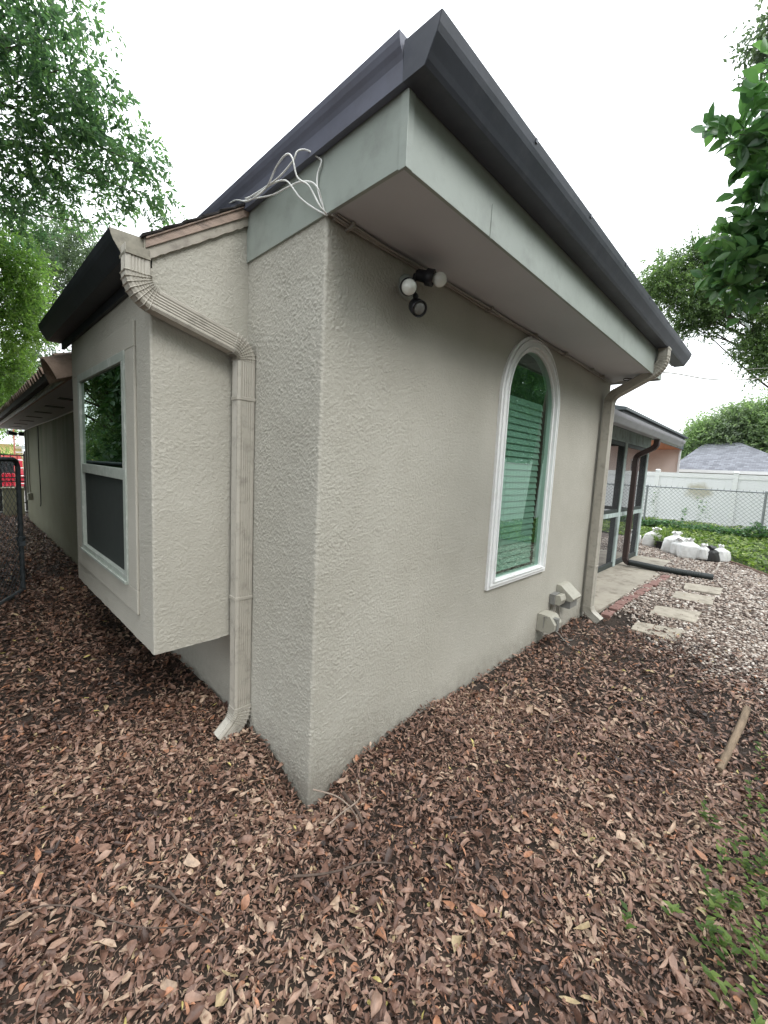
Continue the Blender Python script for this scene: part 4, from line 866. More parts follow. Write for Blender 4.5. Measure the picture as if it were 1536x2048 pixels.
n = 2600; x = rng.random(n)*4.2-1.8; y = rng.random(n)*4.0-1.9; k = yard(x, y) & (grav_amt(x, y) < 0.6); x = x[k]; y = y[k]; n = len(x)
mb = MB()
for i in range(n):
    L0 = 0.012+0.07*random.random()**3; a = random.random()*6.28; h0 = float(gh(x[i], y[i]))+0.010+0.026*random.random(); r0 = 0.0007+0.0016*random.random()**2
    d = V3((math.cos(a), math.sin(a), random.uniform(-0.22,0.22))); p = V3((x[i], y[i], h0)); q = V3((random.uniform(-1,1),random.uniform(-1,1),0))*L0*0.12
    mb.tube([p-d*L0/2, p+q, p+d*L0/2], r0, 4, cap=False)
tag(mb.build('litter_twigs', P('litter_twig', (0.13,0.09,0.07), 0.8, 0.6, 9)), 'tiny twiglets scattered through the leaf litter', kind='stuff')
# ------------------------------------------------------------------ pebbles
phi = (1+5**0.5)/2
ico = np.array([(-1,phi,0),(1,phi,0),(-1,-phi,0),(1,-phi,0),(0,-1,phi),(0,1,phi),(0,-1,-phi),(0,1,-phi),(phi,0,-1),(phi,0,1),(-phi,0,-1),(-phi,0,1)])/math.sqrt(1+phi*phi)
icf = np.array([(0,11,5),(0,5,1),(0,1,7),(0,7,10),(0,10,11),(1,5,9),(5,11,4),(11,10,2),(10,7,6),(7,1,8),(3,9,4),(3,4,2),(3,2,6),(3,6,8),(3,8,9),(4,9,5),(2,4,11),(6,2,10),(8,6,7),(9,8,1)])
def pebbles(x, y, smin, smax):
    n = len(x); s = smin+(smax-smin)*rng.random(n)**1.7; sc = np.stack([s*(0.9+0.5*rng.random(n)), s*(0.6+0.3*rng.random(n)), s*(0.35+0.3*rng.random(n))], -1)
    V = ico[None]*sc[:,None,:]*(1+0.22*(rng.random((n,12,1))-0.5)); R_ = quats(n, np.abs(rng.normal(0,0.3,n))); V = np.einsum('nij,nkj->nki', R_, V)
    z = gh(x, y)+0.006+rng.random(n)*0.012; V = V+np.stack([x,y,z],-1)[:,None,:]
    F = (icf[None]+np.arange(n)[:,None,None]*12).reshape(-1,3); r = np.clip(rng.beta(1.9,1.35,n), 0, 1)
    return V.reshape(-1,3), F, np.repeat(r, 12)
def in_stone(x, y):
    m_ = np.zeros(len(x), bool)
    for pts, _ in SST:
        xs = [p[0] for p in pts]; ys = [p[1] for p in pts]; m_ |= (x > min(xs)+0.02) & (x < max(xs)-0.03) & (y > min(ys)+0.01) & (y < max(ys)-0.01)
    return m_
def gravkeep(x, y): return (rng.random(len(x)) < np.clip(grav_amt(x, y)*1.1, 0, 1)**0.7) & (x < ivy_edge(y)-0.02) & ~((x > 3.5) & (x < 7.75) & (y > -0.11) & ((x < 6.4) | (y > -0.06))) & ~((x<3.6)&(y>-0.02)) & ~in_stone(x, y)
x1, y1 = scatter(3300, 1.9, 4.6, -2.0, 0.0); k = gravkeep(x1, y1); a = pebbles(x1[k], y1[k], 0.006, 0.019)
x2, y2 = scatter(1500, 4.6, 10.4, -2.4, 1.6); k = gravkeep(x2, y2); b_ = pebbles(x2[k], y2[k], 0.011, 0.026)
V = np.concatenate([a[0], b_[0]]); F = np.concatenate([a[1], b_[1]+len(a[0])]); Rr = np.concatenate([a[2], b_[2]])
tag(npmesh('gravel', V, F, MT['pebble'], rnd=Rr, smooth=True), 'pale river pebbles of the garden path', kind='stuff')

# ------------------------------------------------------------------ foliage
def rot_from_dir(d, roll):
    d = d/np.linalg.norm(d, axis=1, keepdims=True); up = np.tile([0,0,1.0], (len(d),1)); up[np.abs(d[:,2]) > 0.95] = [1,0,0]
    s = np.cross(up, d); s /= np.linalg.norm(s, axis=1, keepdims=True); n = np.cross(d, s)
    c, sn = np.cos(roll)[:,None], np.sin(roll)[:,None]; s2 = s*c+n*sn; n2 = -s*sn+n*c
    return np.stack([d, s2, n2], -1)
def crown(name, clumps, mat, parent, n_tw, tw_len, leaf, wr=0.42, per=10, droop=0.5, outward=0.6, shell=0.5, flat=1.0, seed=1, rndbias=0.0, splay=0.8, fine=False):
    r = np.random.default_rng(seed); C = np.array(clumps, float); vol = C[:,3]**2; cnt = np.maximum(4, (n_tw*vol/vol.sum()).astype(int))
    ci = np.repeat(np.arange(len(C)), cnt); n = len(ci)
    d = r.normal(size=(n,3)); d /= np.linalg.norm(d, axis=1, keepdims=True); rad = (shell+(1-shell)*r.random(n)**0.6)*r.random(n)**0.25
    P_ = C[ci,:3]+d*(C[ci,3]*rad)[:,None]*np.array([1,1,flat]); cj = r.random(len(C))[ci]
    dr = d*outward+r.normal(size=(n,3))*0.6; dr[:,2] -= droop; dr /= np.linalg.norm(dr, axis=1, keepdims=True)
    tl = tw_len*(0.6+0.8*r.random(n))
    # leaves along each twig
    t = (np.arange(per)+0.5)/per; t = t[None]+(r.random((n,per))-0.5)*0.6/per
    sag = np.zeros((n,per,3)); sag[...,2] = -droop*0.35*(t**2)*tl[:,None]
    lp = P_[:,None,:]+dr[:,None,:]*(t*tl[:,None])[...,None]+sag
    R_ = rot_from_dir(dr, r.random(n)*6.28)
    side = np.where(np.arange(per) % 2 == 0, 1.0, -1.0)[None]*np.ones((n,1)); ld = R_[:,None,:,0]*(0.55+0.3*r.random((n,per)))[...,None]+R_[:,None,:,1]*(side*splay)[...,None]+r.normal(size=(n,per,3))*0.28
    ld[...,2] -= droop*0.3
    N_ = n*per; ld = ld.reshape(N_,3); lp = lp.reshape(N_,3); RL = rot_from_dir(ld, r.normal(0,0.9,N_)+0.0)
    ll = leaf*(0.65+0.6*r.random(N_)); w = ll*wr
    if fine:
        tpl = np.array([(0,0,0),(0.18,0.30,0.05),(0.45,0.5,0.10),(0.78,0.33,0.04),(1,0,-0.10),(0.78,-0.33,0.04),(0.45,-0.5,0.10),(0.18,-0.30,0.05),(0.45,0,0.0),(0.78,0,-0.03)])
        f = np.array([(0,1,8),(1,2,8),(2,3,9),(2,9,8),(3,4,9),(0,8,7),(7,8,6),(6,8,9),(6,9,5),(5,9,4)])
    else:
        tpl = np.array([(0,0,0),(0.45,0.5,0.10),(1,0,-0.05),(0.45,-0.5,0.10),(0.45,0,0.0)]); f = np.array([(0,1,4),(4,1,2),(0,4,3),(4,2,3)])
    kt = len(tpl)
    V = tpl[None]*np.stack([ll,w,ll*0.8],-1)[:,None,:]; V = np.einsum('nij,nkj->nki', RL, V)+lp[:,None,:]
    F = (f[None]+np.arange(N_)[:,None,None]*kt).reshape(-1,3)
    rr = np.clip(0.35*np.repeat(cj, per)+0.65*r.random(N_)**1.4+rndbias, 0, 1)
    return npmesh(name, V.reshape(-1,3), F, mat, parent, rnd=np.repeat(rr,kt), smooth=fine)
def tree(name, label, clumps, mat, trunk, r0, n_tw, tw_len, leaf, grp=None, cat='tree', nb=14, brad=0.02, **kw):
    o = empty(name); tag(o, label, cat, grp); crown('crown', clumps, mat, o, n_tw, tw_len, leaf, **kw)
    if trunk:
        C = np.array(clumps); mb = MB(); tr_ = smoothline(trunk, 5); mb.tube(tr_, [r0*(1-0.55*i/len(tr_)) for i in range(len(tr_))], 10)
        top = V3(trunk[-1]); mid = V3(trunk[-2]); rs = random.Random(5); br = MB()
        for i in sorted(rs.sample(range(len(C)), min(nb, len(C)))):
            e = V3(C[i,:3]); s = mid.lerp(top, rs.random()); m1 = s.lerp(e, 0.45)+V3((rs.uniform(-1,1),rs.uniform(-1,1),rs.uniform(0,1)))*0.08*(e-s).length
            ln = smoothline([s, m1, e], 8); br.tube(ln, [max(0.22*brad, brad*(1-0.9*k/len(ln))) for k in range(len(ln))], 6)
            for q in range(4):
                a = ln[rs.randrange(8, len(ln)-3)]; b2 = a+V3((rs.uniform(-1,1),rs.uniform(-1,1),rs.uniform(-0.7,0.6)))*C[i,3]*0.8; br.tube([a, a.lerp(b2,0.5)+V3((0,0,0.03)), b2], [brad*0.3, brad*0.22, brad*0.1], 5)
        mb.build('trunk', MT['bark'], o); br.build('branches', MT['bark'], o)
    return o
T1 = [[-0.6,3.19,4.72,0.4],[-0.35,3.54,5.05,0.4],[-0.21,3.34,4.95,0.28],[-0.29,3.24,4.58,0.4],[-0.48,3.82,4.83,0.4],[-0.29,3.72,4.57,0.4],[-0.57,3.5,4.21,0.4],[-0.11,3.62,5.39,0.28],[-0.4,3.82,4.23,0.4],[-0.05,3.74,4.66,0.24],[0.04,3.43,4.56,0.28],[0.06,3.33,4.7,0.2],[-0.15,3.99,4.26,0.4],[-0.57,3.88,3.91,0.4],[0.27,3.46,4.42,0.32],[0.21,3.85,4.39,0.32],[0.45,3.48,4.3,0.28],[0.09,3.93,4.49,0.32],[0.42,3.69,4.14,0.28],[0.6,3.67,4.09,0.2],[0.3,4.04,4.2,0.24],[-0.5,4.33,3.86,0.32],[-0.32,4.03,4.01,0.32],[-0.01,4.41,4.02,0.22],[0.25,4.36,4.01,0.16],[-0.36,4.64,3.85,0.28],[-0.05,3.47,4.34,0.28]]
T1x = [[-1.2,3.4,4.9,0.5],[-1.3,3.9,4.3,0.5],[-1.8,3.6,4.9,0.6],[-2.2,4.4,4.6,0.6],[-1.2,4.5,4.9,0.6],[-0.7,4.2,5.4,0.5],[-1.6,5.0,4.2,0.5],[-0.9,3.1,5.4,0.5],[-1.7,4.2,5.6,0.6]]
T2 = [[-0.44,6.15,4.15,0.36],[-0.27,6.22,3.87,0.36],[-0.43,6.34,3.53,0.38],[-0.17,6.8,3.65,0.32],[-0.15,6.58,3.27,0.28],[-0.41,6.44,3.1,0.34],[-0.33,6.98,2.87,0.30],[-0.46,6.84,2.54,0.24],[-0.9,6.4,3.9,0.45],[-1.2,6.6,3.6,0.6],[-1.1,7.0,2.9,0.5],[-1.7,7.2,3.9,0.6]]
T3 = [[0.73,10.63,6.16,0.75],[1.25,11.07,6.19,0.75],[1.46,10.67,5.7,0.7],[1.01,10.86,5.38,0.75],[0.85,11.74,4.98,0.75],[1.35,11.19,5.13,0.6],[0.93,11.73,4.54,0.52],[0.69,11.78,5.96,0.75],[1.82,11.38,6.5,0.52],[0.5,11.8,3.98,0.6],[1.02,12.05,6.28,0.75],[0.4,12.39,3.58,0.6],[-0.4,11.6,5.6,0.8],[-0.9,12.2,4.8,0.8]]
T3b = [[0.77,22.47,3.53,1.1],[0.47,22.43,4.09,1.1],[1.17,22.41,3.79,1.1],[1.42,22.31,4.45,1.1],[0.58,22.55,2.78,0.8],[1.57,22.38,3.64,0.77],[-0.8,22.5,3.8,1.2]]
T4 = [[0.87,-1.13,2.68,0.07],[0.94,-1.17,2.70,0.08],[0.93,-1.22,2.75,0.08],[0.98,-1.18,2.65,0.08],[0.94,-1.24,2.6,0.09],[1.12,-1.22,2.62,0.08],[1.12,-1.22,2.57,0.07],[1.11,-1.13,2.46,0.07],[1.18,-1.19,2.49,0.09],[1.05,-1.27,2.43,0.09],[1.13,-1.12,2.37,0.08],[1.22,-1.16,2.38,0.09],[1.08,-1.26,2.34,0.10],[1.15,-1.08,2.32,0.05],[1.17,-1.14,2.29,0.08],[1.27,-1.19,2.28,0.08],[1.11,-1.28,2.24,0.09],[1.05,-1.22,2.93,0.05],[1.22,-1.34,2.59,0.13],[1.28,-1.38,2.4,0.15],[1.14,-1.36,2.73,0.14]]
T5 = [[9.87,1.11,5.84,0.52],[10.35,0.94,6.11,0.52],[10.11,0.53,5.51,0.52],[10.54,1.01,5.55,0.42],[10.25,0.26,5.24,0.52],[10.48,0.53,5.05,0.42],[10.43,0.25,6.2,0.52],[9.91,1.28,5.63,0.31],[10.33,0.51,6.35,0.42],[10.74,0.03,5.44,0.52],[10.6,0.04,4.88,0.31],[11.1,-0.06,5.95,0.52],[11.05,0.37,5.94,0.52],[10.83,0.08,6.61,0.52],[11.08,-0.29,6.08,0.52],[10.37,-0.73,5.15,0.62],[10.59,-0.55,4.32,0.42],[10.79,-0.68,4.8,0.52],[10.98,-0.72,4.03,0.36],[10.63,-0.86,4.23,0.52],[10.56,0.72,5.0,0.26],[10.8,-1.4,5.6,0.8],[11.2,-1.3,6.4,0.8],[11.5,-2.2,5.6,0.9]]
T5b = [[6.08,-0.58,6.95,0.24],[6.13,-0.54,6.87,0.15],[6.22,-0.66,6.77,0.24],[6.01,-0.62,7.04,0.21],[6.4,-1.0,6.9,0.4]]
T6 = [[36.49,3.79,4.52,1.5],[36.52,3.0,5.22,1.5],[36.59,2.19,5.38,1.5],[36.58,1.46,6.03,1.5],[36.59,0.72,6.32,1.5],[36.65,-0.04,6.13,1.5],[36.6,3.41,3.63,1.5],[36.7,2.33,4.0,1.5],[36.76,1.29,4.35,1.5],[36.81,0.15,4.51,1.5],[36.74,-0.6,5.47,1.5],[36.49,4.16,3.8,1.05]]
tree('feathery_tree', 'tall tree with feathery drooping twigs overhanging at top left', T1+T1x, MT['f1b'], [(-2.6,5.2,0.0),(-2.5,5.0,2.0),(-2.1,4.7,3.4),(-1.5,4.2,4.5)], 0.15, 2700, 0.13, 0.064, per=9, droop=0.28, outward=0.3, wr=0.38, seed=2, nb=24, brad=0.018, shell=0.4)
tree('light_green_tree', 'bright light green tree at the left edge above the tile roof', T2, MT['f2'], [(-2.3,7.6,0.0),(-2.2,7.4,1.6),(-1.5,7.0,2.8)], 0.12, 3600, 0.15, 0.055, per=10, droop=0.4, wr=0.42, seed=3, shell=0.3, brad=0.02)
tree('grey_green_tree', 'greyish small-leaved tree beyond the bay roof at left', T3, MT['f3'], [(-1.6,13.0,0.0),(-1.3,12.6,2.5),(-0.2,12.0,4.6)], 0.2, 1900, 0.26, 0.080, per=11, droop=0.1, wr=0.45, seed=4, shell=0.2)
tree('pale_tree', 'pale distant tree behind the driveway at far left', T3b, MT['f2'], [(-0.6,23,0.0),(-0.3,22.8,2.0),(0.4,22.5,3.3)], 0.2, 2000, 0.4, 0.13, per=9, droop=0.2, seed=5)
tree('glossy_leaf_tree', 'near branch with large glossy dark leaves at the right edge', T4, MT['f4'], [(2.3,-3.0,0.0),(2.2,-2.8,1.3),(1.75,-2.2,2.3)], 0.05, 270, 0.08, 0.066, per=7, droop=-0.25, outward=0.3, wr=0.50, seed=6, nb=22, brad=0.0045, shell=0.1, splay=0.7, fine=True)
tree('oak_tree', 'oak with fine grey-green foliage behind the roof corner at right', T5, MT['f5'], [(11.6,-2.4,0.0),(11.5,-2.2,2.4),(11.1,-1.3,4.6)], 0.2, 7500, 0.22, 0.060, per=11, droop=0.05, wr=0.5, seed=7, nb=18, brad=0.03, shell=0.15)
tree('high_branch_tree', 'small sprig of high foliage at the top right edge', T5b, MT['f3'], [(7.6,-2.6,0.0),(7.4,-2.2,3.4),(6.7,-1.2,6.4)], 0.12, 260, 0.2, 0.08, per=8, seed=8, nb=5)
T6 = [[a, b, c-0.55, d*0.82] for a, b, c, d in T6]+[[36.5,2.6,4.9,0.6],[36.6,1.0,6.2,0.7],[36.7,0.3,6.6,0.6],[36.6,3.5,4.9,0.5]]
_r6 = np.random.default_rng(3)
T6 += [[36.6, _r6.uniform(-0.6,4.2), 0, _r6.uniform(0.35,0.7)] for k in range(14)]
for q in T6[-14:]: q[2] = 4.3+(4.2-q[1])*0.52+_r6.uniform(-0.4,0.55)
labs6 = ['bright leafy round tree just right of the peach house roof','tall dark tree rising behind the grey shingle roof','greyish tree at the right edge behind the shingle roof']
tree('background_tree', labs6[0], [T6[i] for i in (0,1,6,11)]+[q for q in T6[16:] if q[1] > 2.6], MT['f6'], [(36.6,3.4,0),(36.6,3.4,1.8),(36.6,3.3,3.4)], 0.2, 1500, 0.9, 0.20, 'trees behind the neighbouring roofs', per=9, wr=0.55, seed=9, droop=0)
tree('background_tree', labs6[1], [T6[i] for i in (2,3,7,8)]+[q for q in T6[16:] if 0.9 < q[1] <= 2.6], MT['f7'], [(37.6,2.0,0),(37.4,2.0,2.0),(36.9,1.8,4.2)], 0.25, 1700, 0.9, 0.20, 'trees behind the neighbouring roofs', per=9, wr=0.55, seed=10, droop=0)
tree('background_tree', labs6[2], [T6[i] for i in (4,5,9,10)]+[q for q in T6[16:] if q[1] <= 0.9], MT['f6'], [(37.0,-0.3,0),(37.0,-0.3,2.0),(36.8,0.0,4.2)], 0.25, 1700, 0.9, 0.20, 'trees behind the neighbouring roofs', per=9, wr=0.55, seed=11, droop=0)
# shrubs along the side fence (seen in the bay window glass)
sh = [('tall leafy shrub mirrored in the bay window, nearest the gate', -2.1, 6.3), ('leafy shrub mirrored in the middle of the bay window', -2.5, 7.7), ('leafy shrub mirrored near the left edge of the bay window', -2.3, 10.0), ('dark leafy shrub mirrored at the back of the bay window', -3.1, 11.0)]
for i, (lb, x, y) in enumerate(sh):
    rs = np.random.default_rng(60+i); cl = [[x+rs.uniform(-0.3,0.3), y+rs.uniform(-0.7,0.7), 0.5+0.36*k, 0.55] for k in range(9)]+[[x+rs.uniform(-0.3,0.3), y+rs.uniform(-0.7,0.7), 0.6+rs.uniform(0,4.2), 0.6] for k in range(12)]
    tree('side_shrub', lb, cl, MT['f1'] if i % 2 else MT['f5'], [(x-0.2,y,0),(x-0.2,y,1.2),(x-0.1,y,2.6)], 0.06, 3200, 0.22, 0.07, 'shrubs along the side fence', 'shrub', per=10, seed=70+i, wr=0.42, nb=6)
for i, (x, y, s) in enumerate([(-2.25,4.9,1.0),(-2.15,1.9,1.1),(-2.2,3.4,1.0)]):  # unseen hedge, placed and grown dense to shade the bay front
    rs = np.random.default_rng(160+i); cl = [[x+rs.uniform(-0.5,0.5), y+rs.uniform(-0.7,0.8), 0.6+rs.uniform(0,6.2)*s, 0.62] for k in range(46)]
    cl += [[-2.0, y-0.2, 5.2, 0.6], [-1.95, y+0.3, 4.6, 0.5]]  # overhanging clumps added to deepen the shade on the bay
    tree('hedge_tree', ['hedge tree beyond the gate, off the left of the view','hedge tree facing the box bay, off the left of the view','hedge tree by the gate, off the left of the view','hedge tree nearest the camera, off the left of the view'][i], cl, MT['f8'], [(x-0.2,y,0),(x-0.2,y,1.5),(x-0.1,y,3.2)], 0.09, 6500, 0.24, 0.12, 'tall hedge along the side boundary', 'tree', per=9, seed=170+i, wr=0.5, nb=6)
for i, (x, y, s) in enumerate([(-4.5,-5.5,1.1),(-0.5,-7.0,1.2),(3.5,-7.5,1.2),(7.5,-7.0,1.1)]):  # unseen trees added around the camera to block low sky light
    rs = np.random.default_rng(260+i); cl = [[x+rs.uniform(-2,2), y+rs.uniform(-1.5,1.5), 1.2+rs.uniform(0,4.0), 0.95] for k in range(18)]
    tree('boundary_tree', ['tree behind the viewer at the left','tree straight behind the viewer','tree behind the viewer at the right','tree beyond the gravel, right of the view'][i], cl, MT['f5'], [(x,y,0),(x,y,1.5),(x,y,3.2)], 0.16, 2600, 0.4, 0.15, 'trees along the back boundary', 'tree', per=8, seed=270+i, wr=0.5, nb=6)
# trees and fence on the far right side, seen mirrored in the arched window
for i, (lb, x, y, s) in enumerate([('dark tree mirrored high in the arched window', 13.5,-6.5,1.0), ('broad dark tree mirrored behind the white fence in the arched window', 17.5,-8.5,1.3)]):
    rs = np.random.default_rng(90+i); cl = [[x+rs.uniform(-2,2)*s, y+rs.uniform(-1.6,1.6)*s, 2.6+rs.uniform(0,4.5)*s, 1.0*s] for k in range(16)]
    tree('yard_tree', lb, cl, MT['f1'], [(x,y,0),(x,y,1.5),(x,y,3.5)], 0.2, 3000, 0.4, 0.14, None, per=9, seed=95+i, wr=0.5)

# ivy bed
def bed(name, n, fpos, leaf, mat, seed, label):
    r = np.random.default_rng(seed); P_ = fpos(r, n); n = len(P_); d = r.normal(size=(n,3)); d[:,2] = np.abs(d[:,2])*0.3; RL = rot_from_dir(d, r.normal(0,0.5,n)); ll = leaf*(0.6+0.8*r.random(n))
    tpl = np.array([(0,0,0),(0.3,0.45,0.08),(1,0,0),(0.3,-0.45,0.08),(0.4,0,0)]); V = np.einsum('nij,nkj->nki', RL, tpl[None]*np.stack([ll,ll,ll],-1)[:,None,:])+P_[:,None,:]
    f = np.array([(0,1,4),(4,1,2),(0,4,3),(4,2,3)]); F = (f[None]+np.arange(n)[:,None,None]*5).reshape(-1,3); rr = np.clip(r.random(n)**1.3, 0, 1)
    o = npmesh(name, V.reshape(-1,3), F, mat, rnd=np.repeat(rr,5)); tag(o, label, kind='stuff'); return o
def ivyp(r, n):
    y = r.uniform(-5.5, 3.2, n); x = r.uniform(6, 15.9, n); k = x > ivy_edge(y)+0.02; x = x[k]; y = y[k]; h = np.minimum(0.11, 0.03+0.2*(x-ivy_edge(y)))
    m_ = 0.5+vnoise(x+20, y+20, 0.25, 55); return np.stack([x, y, GZ+h*m_*r.random(len(x))**0.35], -1)
bed('ivy_bed', 60000, ivyp, 0.060, MT['ivy'], 41, 'bright green ivy ground cover beyond the gravel')
mb = MB(); ys = np.linspace(-5.5, 3.0, 30); vs = [(float(ivy_edge(y))+0.05, float(y), GZ+0.02) for y in ys]+[(15.9, float(y), GZ+0.02) for y in ys]; n = len(ys); mb.add(vs, [(i, n+i, n+i+1, i+1) for i in range(n-1)])
tag(mb.build('ivy_ground', P('ivy_soil', (0.02,0.03,0.012), 0.95, 0.4, 9)), kind='structure')
def weedp(r, n):
    y = r.uniform(-5, 3, n); x = 13.0+r.normal(0, 0.16, n); h = (0.20+0.35*vnoise(y+9, y*0+3, 0.35, 5)**2+0.45*(vnoise(y+30, y*0+3, 0.12, 6) > 0.86))*r.random(n)**0.8; return np.stack([x, y, GZ+h], -1)
bed('fence_weeds', 9000, weedp, 0.065, MT['f4'], 42, 'dark weeds growing along the foot of the chain link fence')
def vinep(r, n):
    y = 0.28+r.normal(0,0.07,n); z = 0.35+0.75*r.random(n); y = y+0.10*np.sin(z*7); return np.stack([13.15+r.normal(0,0.03,n), y, z], -1)
bed('fence_vine', 130, vinep, 0.042, MT['f1'], 43, 'thin vine climbing the chain link fence')
def vinep2(r, n):
    z = 0.15+1.0*r.random(n); return np.stack([13.15+r.normal(0,0.03,n), 1.35+0.05*np.sin(z*9)+r.normal(0,0.04,n), z], -1)
bed('fence_vine', 100, vinep2, 0.04, MT['f4'], 44, 'dark vine beside the left post of the chain link fence')
# seedlings in the leaves, lower right: each plant rooted on the ground
sd_pos = []
r = np.random.default_rng(77)
cent = [(0.36,-1.30),(0.44,-1.34),(0.55,-1.28),(0.30,-1.38),(0.64,-1.42),(0.74,-1.46),(0.86,-1.47),(0.98,-1.48),(1.10,-1.40),(1.15,-1.50),(0.48,-1.44),(0.40,-1.48),(0.58,-1.50),(0.68,-1.50),(1.3,-1.5),(1.45,-1.5),(1.04,-1.27),(0.92,-1.42),(0.80,-1.44),(0.66,-1.43),(0.56,-1.45),(0.46,-1.50),(0.71,-1.36),(1.57,-1.44),(1.38,-1.41),(0.60,-1.36),(1.2,-1.44),(0.38,-1.42),(0.50,-1.38),(0.85,-1.36),(1.75,-1.52),(0.33,-1.5),(2.0,-1.45)]
V=[];F=[];Rn=[]
for cx, cy in cent:
    for s_ in range(r.integers(1, 4)):
        bx = cx+r.normal(0,0.05); by = cy+r.normal(0,0.05); hz = float(gh(np.array(bx), np.array(by))); hh = r.uniform(0.05,0.14); lean = r.normal(0,0.02,2)
        for k in range(7):
            t = 0.35+0.65*k/6; p = np.array([bx+lean[0]*t, by+lean[1]*t, hz+0.015+hh*t]); an = r.random()*6.28; d = np.array([math.cos(an), math.sin(an), 0.35]); s2 = np.array([-math.sin(an), math.cos(an), 0.0]); ll = r.uniform(0.014,0.036); w = ll*0.30; up = np.array([0,0,1.0])
            o0 = len(V); V += [p, p+d*ll*0.4+s2*w+up*0.003, p+d*ll, p+d*ll*0.4-s2*w+up*0.003, p+d*ll*0.45]; F += [(o0,o0+1,o0+4),(o0+4,o0+1,o0+2),(o0,o0+4,o0+3),(o0+4,o0+2,o0+3)]; Rn += [r.random()]*5
        o0 = len(V); V += [np.array([bx-0.0012,by,hz]), np.array([bx+0.0012,by,hz]), np.array([bx+lean[0]+0.0008,by+lean[1],hz+hh+0.015]), np.array([bx+lean[0]-0.0008,by+lean[1],hz+hh+0.015])]; F += [(o0,o0+1,o0+2),(o0,o0+2,o0+3)]; Rn += [0.1]*4
o = npmesh('seedlings', np.array(V), np.array(F), MT['f2'], rnd=Rn); tag(o, 'small green seedlings sprouting through the leaves at lower right', kind='stuff')
# nursery pot with plant between the bags
np_ = empty('nursery_pot'); tag(np_, 'black nursery pot with a leafy plant between the sandbags', 'plant pot')
mb = MB(); mb.lathe((9.15,0.32,0.085), (0,0,1), [(0,0),(0,0.13),(0.15,0.165),(0.16,0.172),(0.17,0.17),(0.15,0.15),(0.14,0)], 24); mb.build('pot', MT['blackp'], np_)
crown('foliage', [[9.15,0.32,0.33,0.20],[9.25,0.42,0.30,0.14]], MT['ivy'], np_, 120, 0.08, 0.05, per=7, seed=33, droop=0)

# ------------------------------------------------------------------ fences
vf = empty('vinyl_fence'); tag(vf, 'tall white vinyl privacy fence behind the chain link fence', 'fence')
VX = 16.2
def vpanel(ya, yb):
    mb = MB(); mb.box((VX+0.02,ya,0.15),(VX+0.045,yb,1.70))
    k = ya
    while k < yb: mb.box((VX+0.012,k+0.004,0.16),(VX+0.0205,min(k+0.172,yb),1.64)); k += 0.176
    p_ = mb.build('panel', MT['white'], vf)
    mb = MB(); mb.box((VX,ya,1.64),(VX+0.06,yb,1.79)); mb.build('rail', MT['white'], vf); mb = MB(); mb.box((VX,ya,0.10),(VX+0.06,yb,0.22)); mb.build('rail', MT['white'], vf)
yy = [1.94+2.12*k for k in range(4, -6, -1)]
for i, y in enumerate(yy):
    mb = MB(); mb.box((VX-0.035,y-0.064,0.05),(VX+0.095,y+0.064,1.84)); mb.box((VX-0.047,y-0.076,1.84),(VX+0.107,y+0.076,1.855)); mb.prism([(VX-0.03,1.855),(VX+0.09,1.855),(VX+0.03,1.885)], 1, y-0.06, y+0.06); mb.build('post', MT['white'], vf)
    if i+1 < len(yy): vpanel(yy[i+1]+0.066, y-0.066)
# mildew stain on the panel behind (a real discoloured patch)
m, nt, b, out = newmat('mildew'); v = coords(nt); n1 = N(nt,'ShaderNodeTexNoise', Scale=3.5, Detail=5.0); nt.links.new(v, n1.inputs['Vector']); n2 = N(nt,'ShaderNodeTexGradient', gradient_type='SPHERICAL')
mp = nt.nodes.new('ShaderNodeMapping'); mp.vector_type = 'TEXTURE'; mp.inputs['Location'].default_value = (VX,0.72,1.20); mp.inputs['Scale'].default_value = (1,0.62,0.42); nt.links.new(v, mp.inputs['Vector']); nt.links.new(mp.outputs[0], n2.inputs['Vector'])
mu = N(nt,'ShaderNodeMath', operation='MULTIPLY'); nt.links.new(n1.outputs['Fac'], mu.inputs[0]); nt.links.new(n2.outputs['Fac'], mu.inputs[1]); f = ramp(nt, mu.outputs[0], [(0.12,(0,0,0)),(0.30,(0.75,)*3)])
mxx = nt.nodes.new('ShaderNodeMixRGB'); nt.links.new(f, mxx.inputs[0]); mxx.inputs[1].default_value = (0.80,0.81,0.82,1); mxx.inputs[2].default_value = (0.42,0.38,0.26,1); nt.links.new(mxx.outputs[0], b.inputs['Base Color']); b.inputs['Roughness'].default_value = 0.35
for o in vf.children:
    if o.name.startswith('panel'): o.data.materials[0] = m
# side fence mirrored in the arched window
sf = empty('side_fence'); tag(sf, 'white vinyl side fence seen only mirrored in the arched window', 'fence')
for k in range(4):
    xa = 8.9+1.8*k; mb = MB(); mb.box((xa,-4.06,0.05),(xa+0.12,-3.94,1.86)); mb.build('post', MT['white'], sf)
    if k < 3: mb = MB(); mb.box((xa+0.12,-4.01,0.12),(xa+1.8,-3.98,1.78)); mb.box((xa+0.12,-4.03,1.60),(xa+1.8,-3.975,1.72)); [mb.box((xa+0.12+q*0.17,-3.98,0.15),(xa+0.12+q*0.17+0.16,-3.972,1.59)) for q in range(9)]; mb.build('panel', MT['white'], sf)
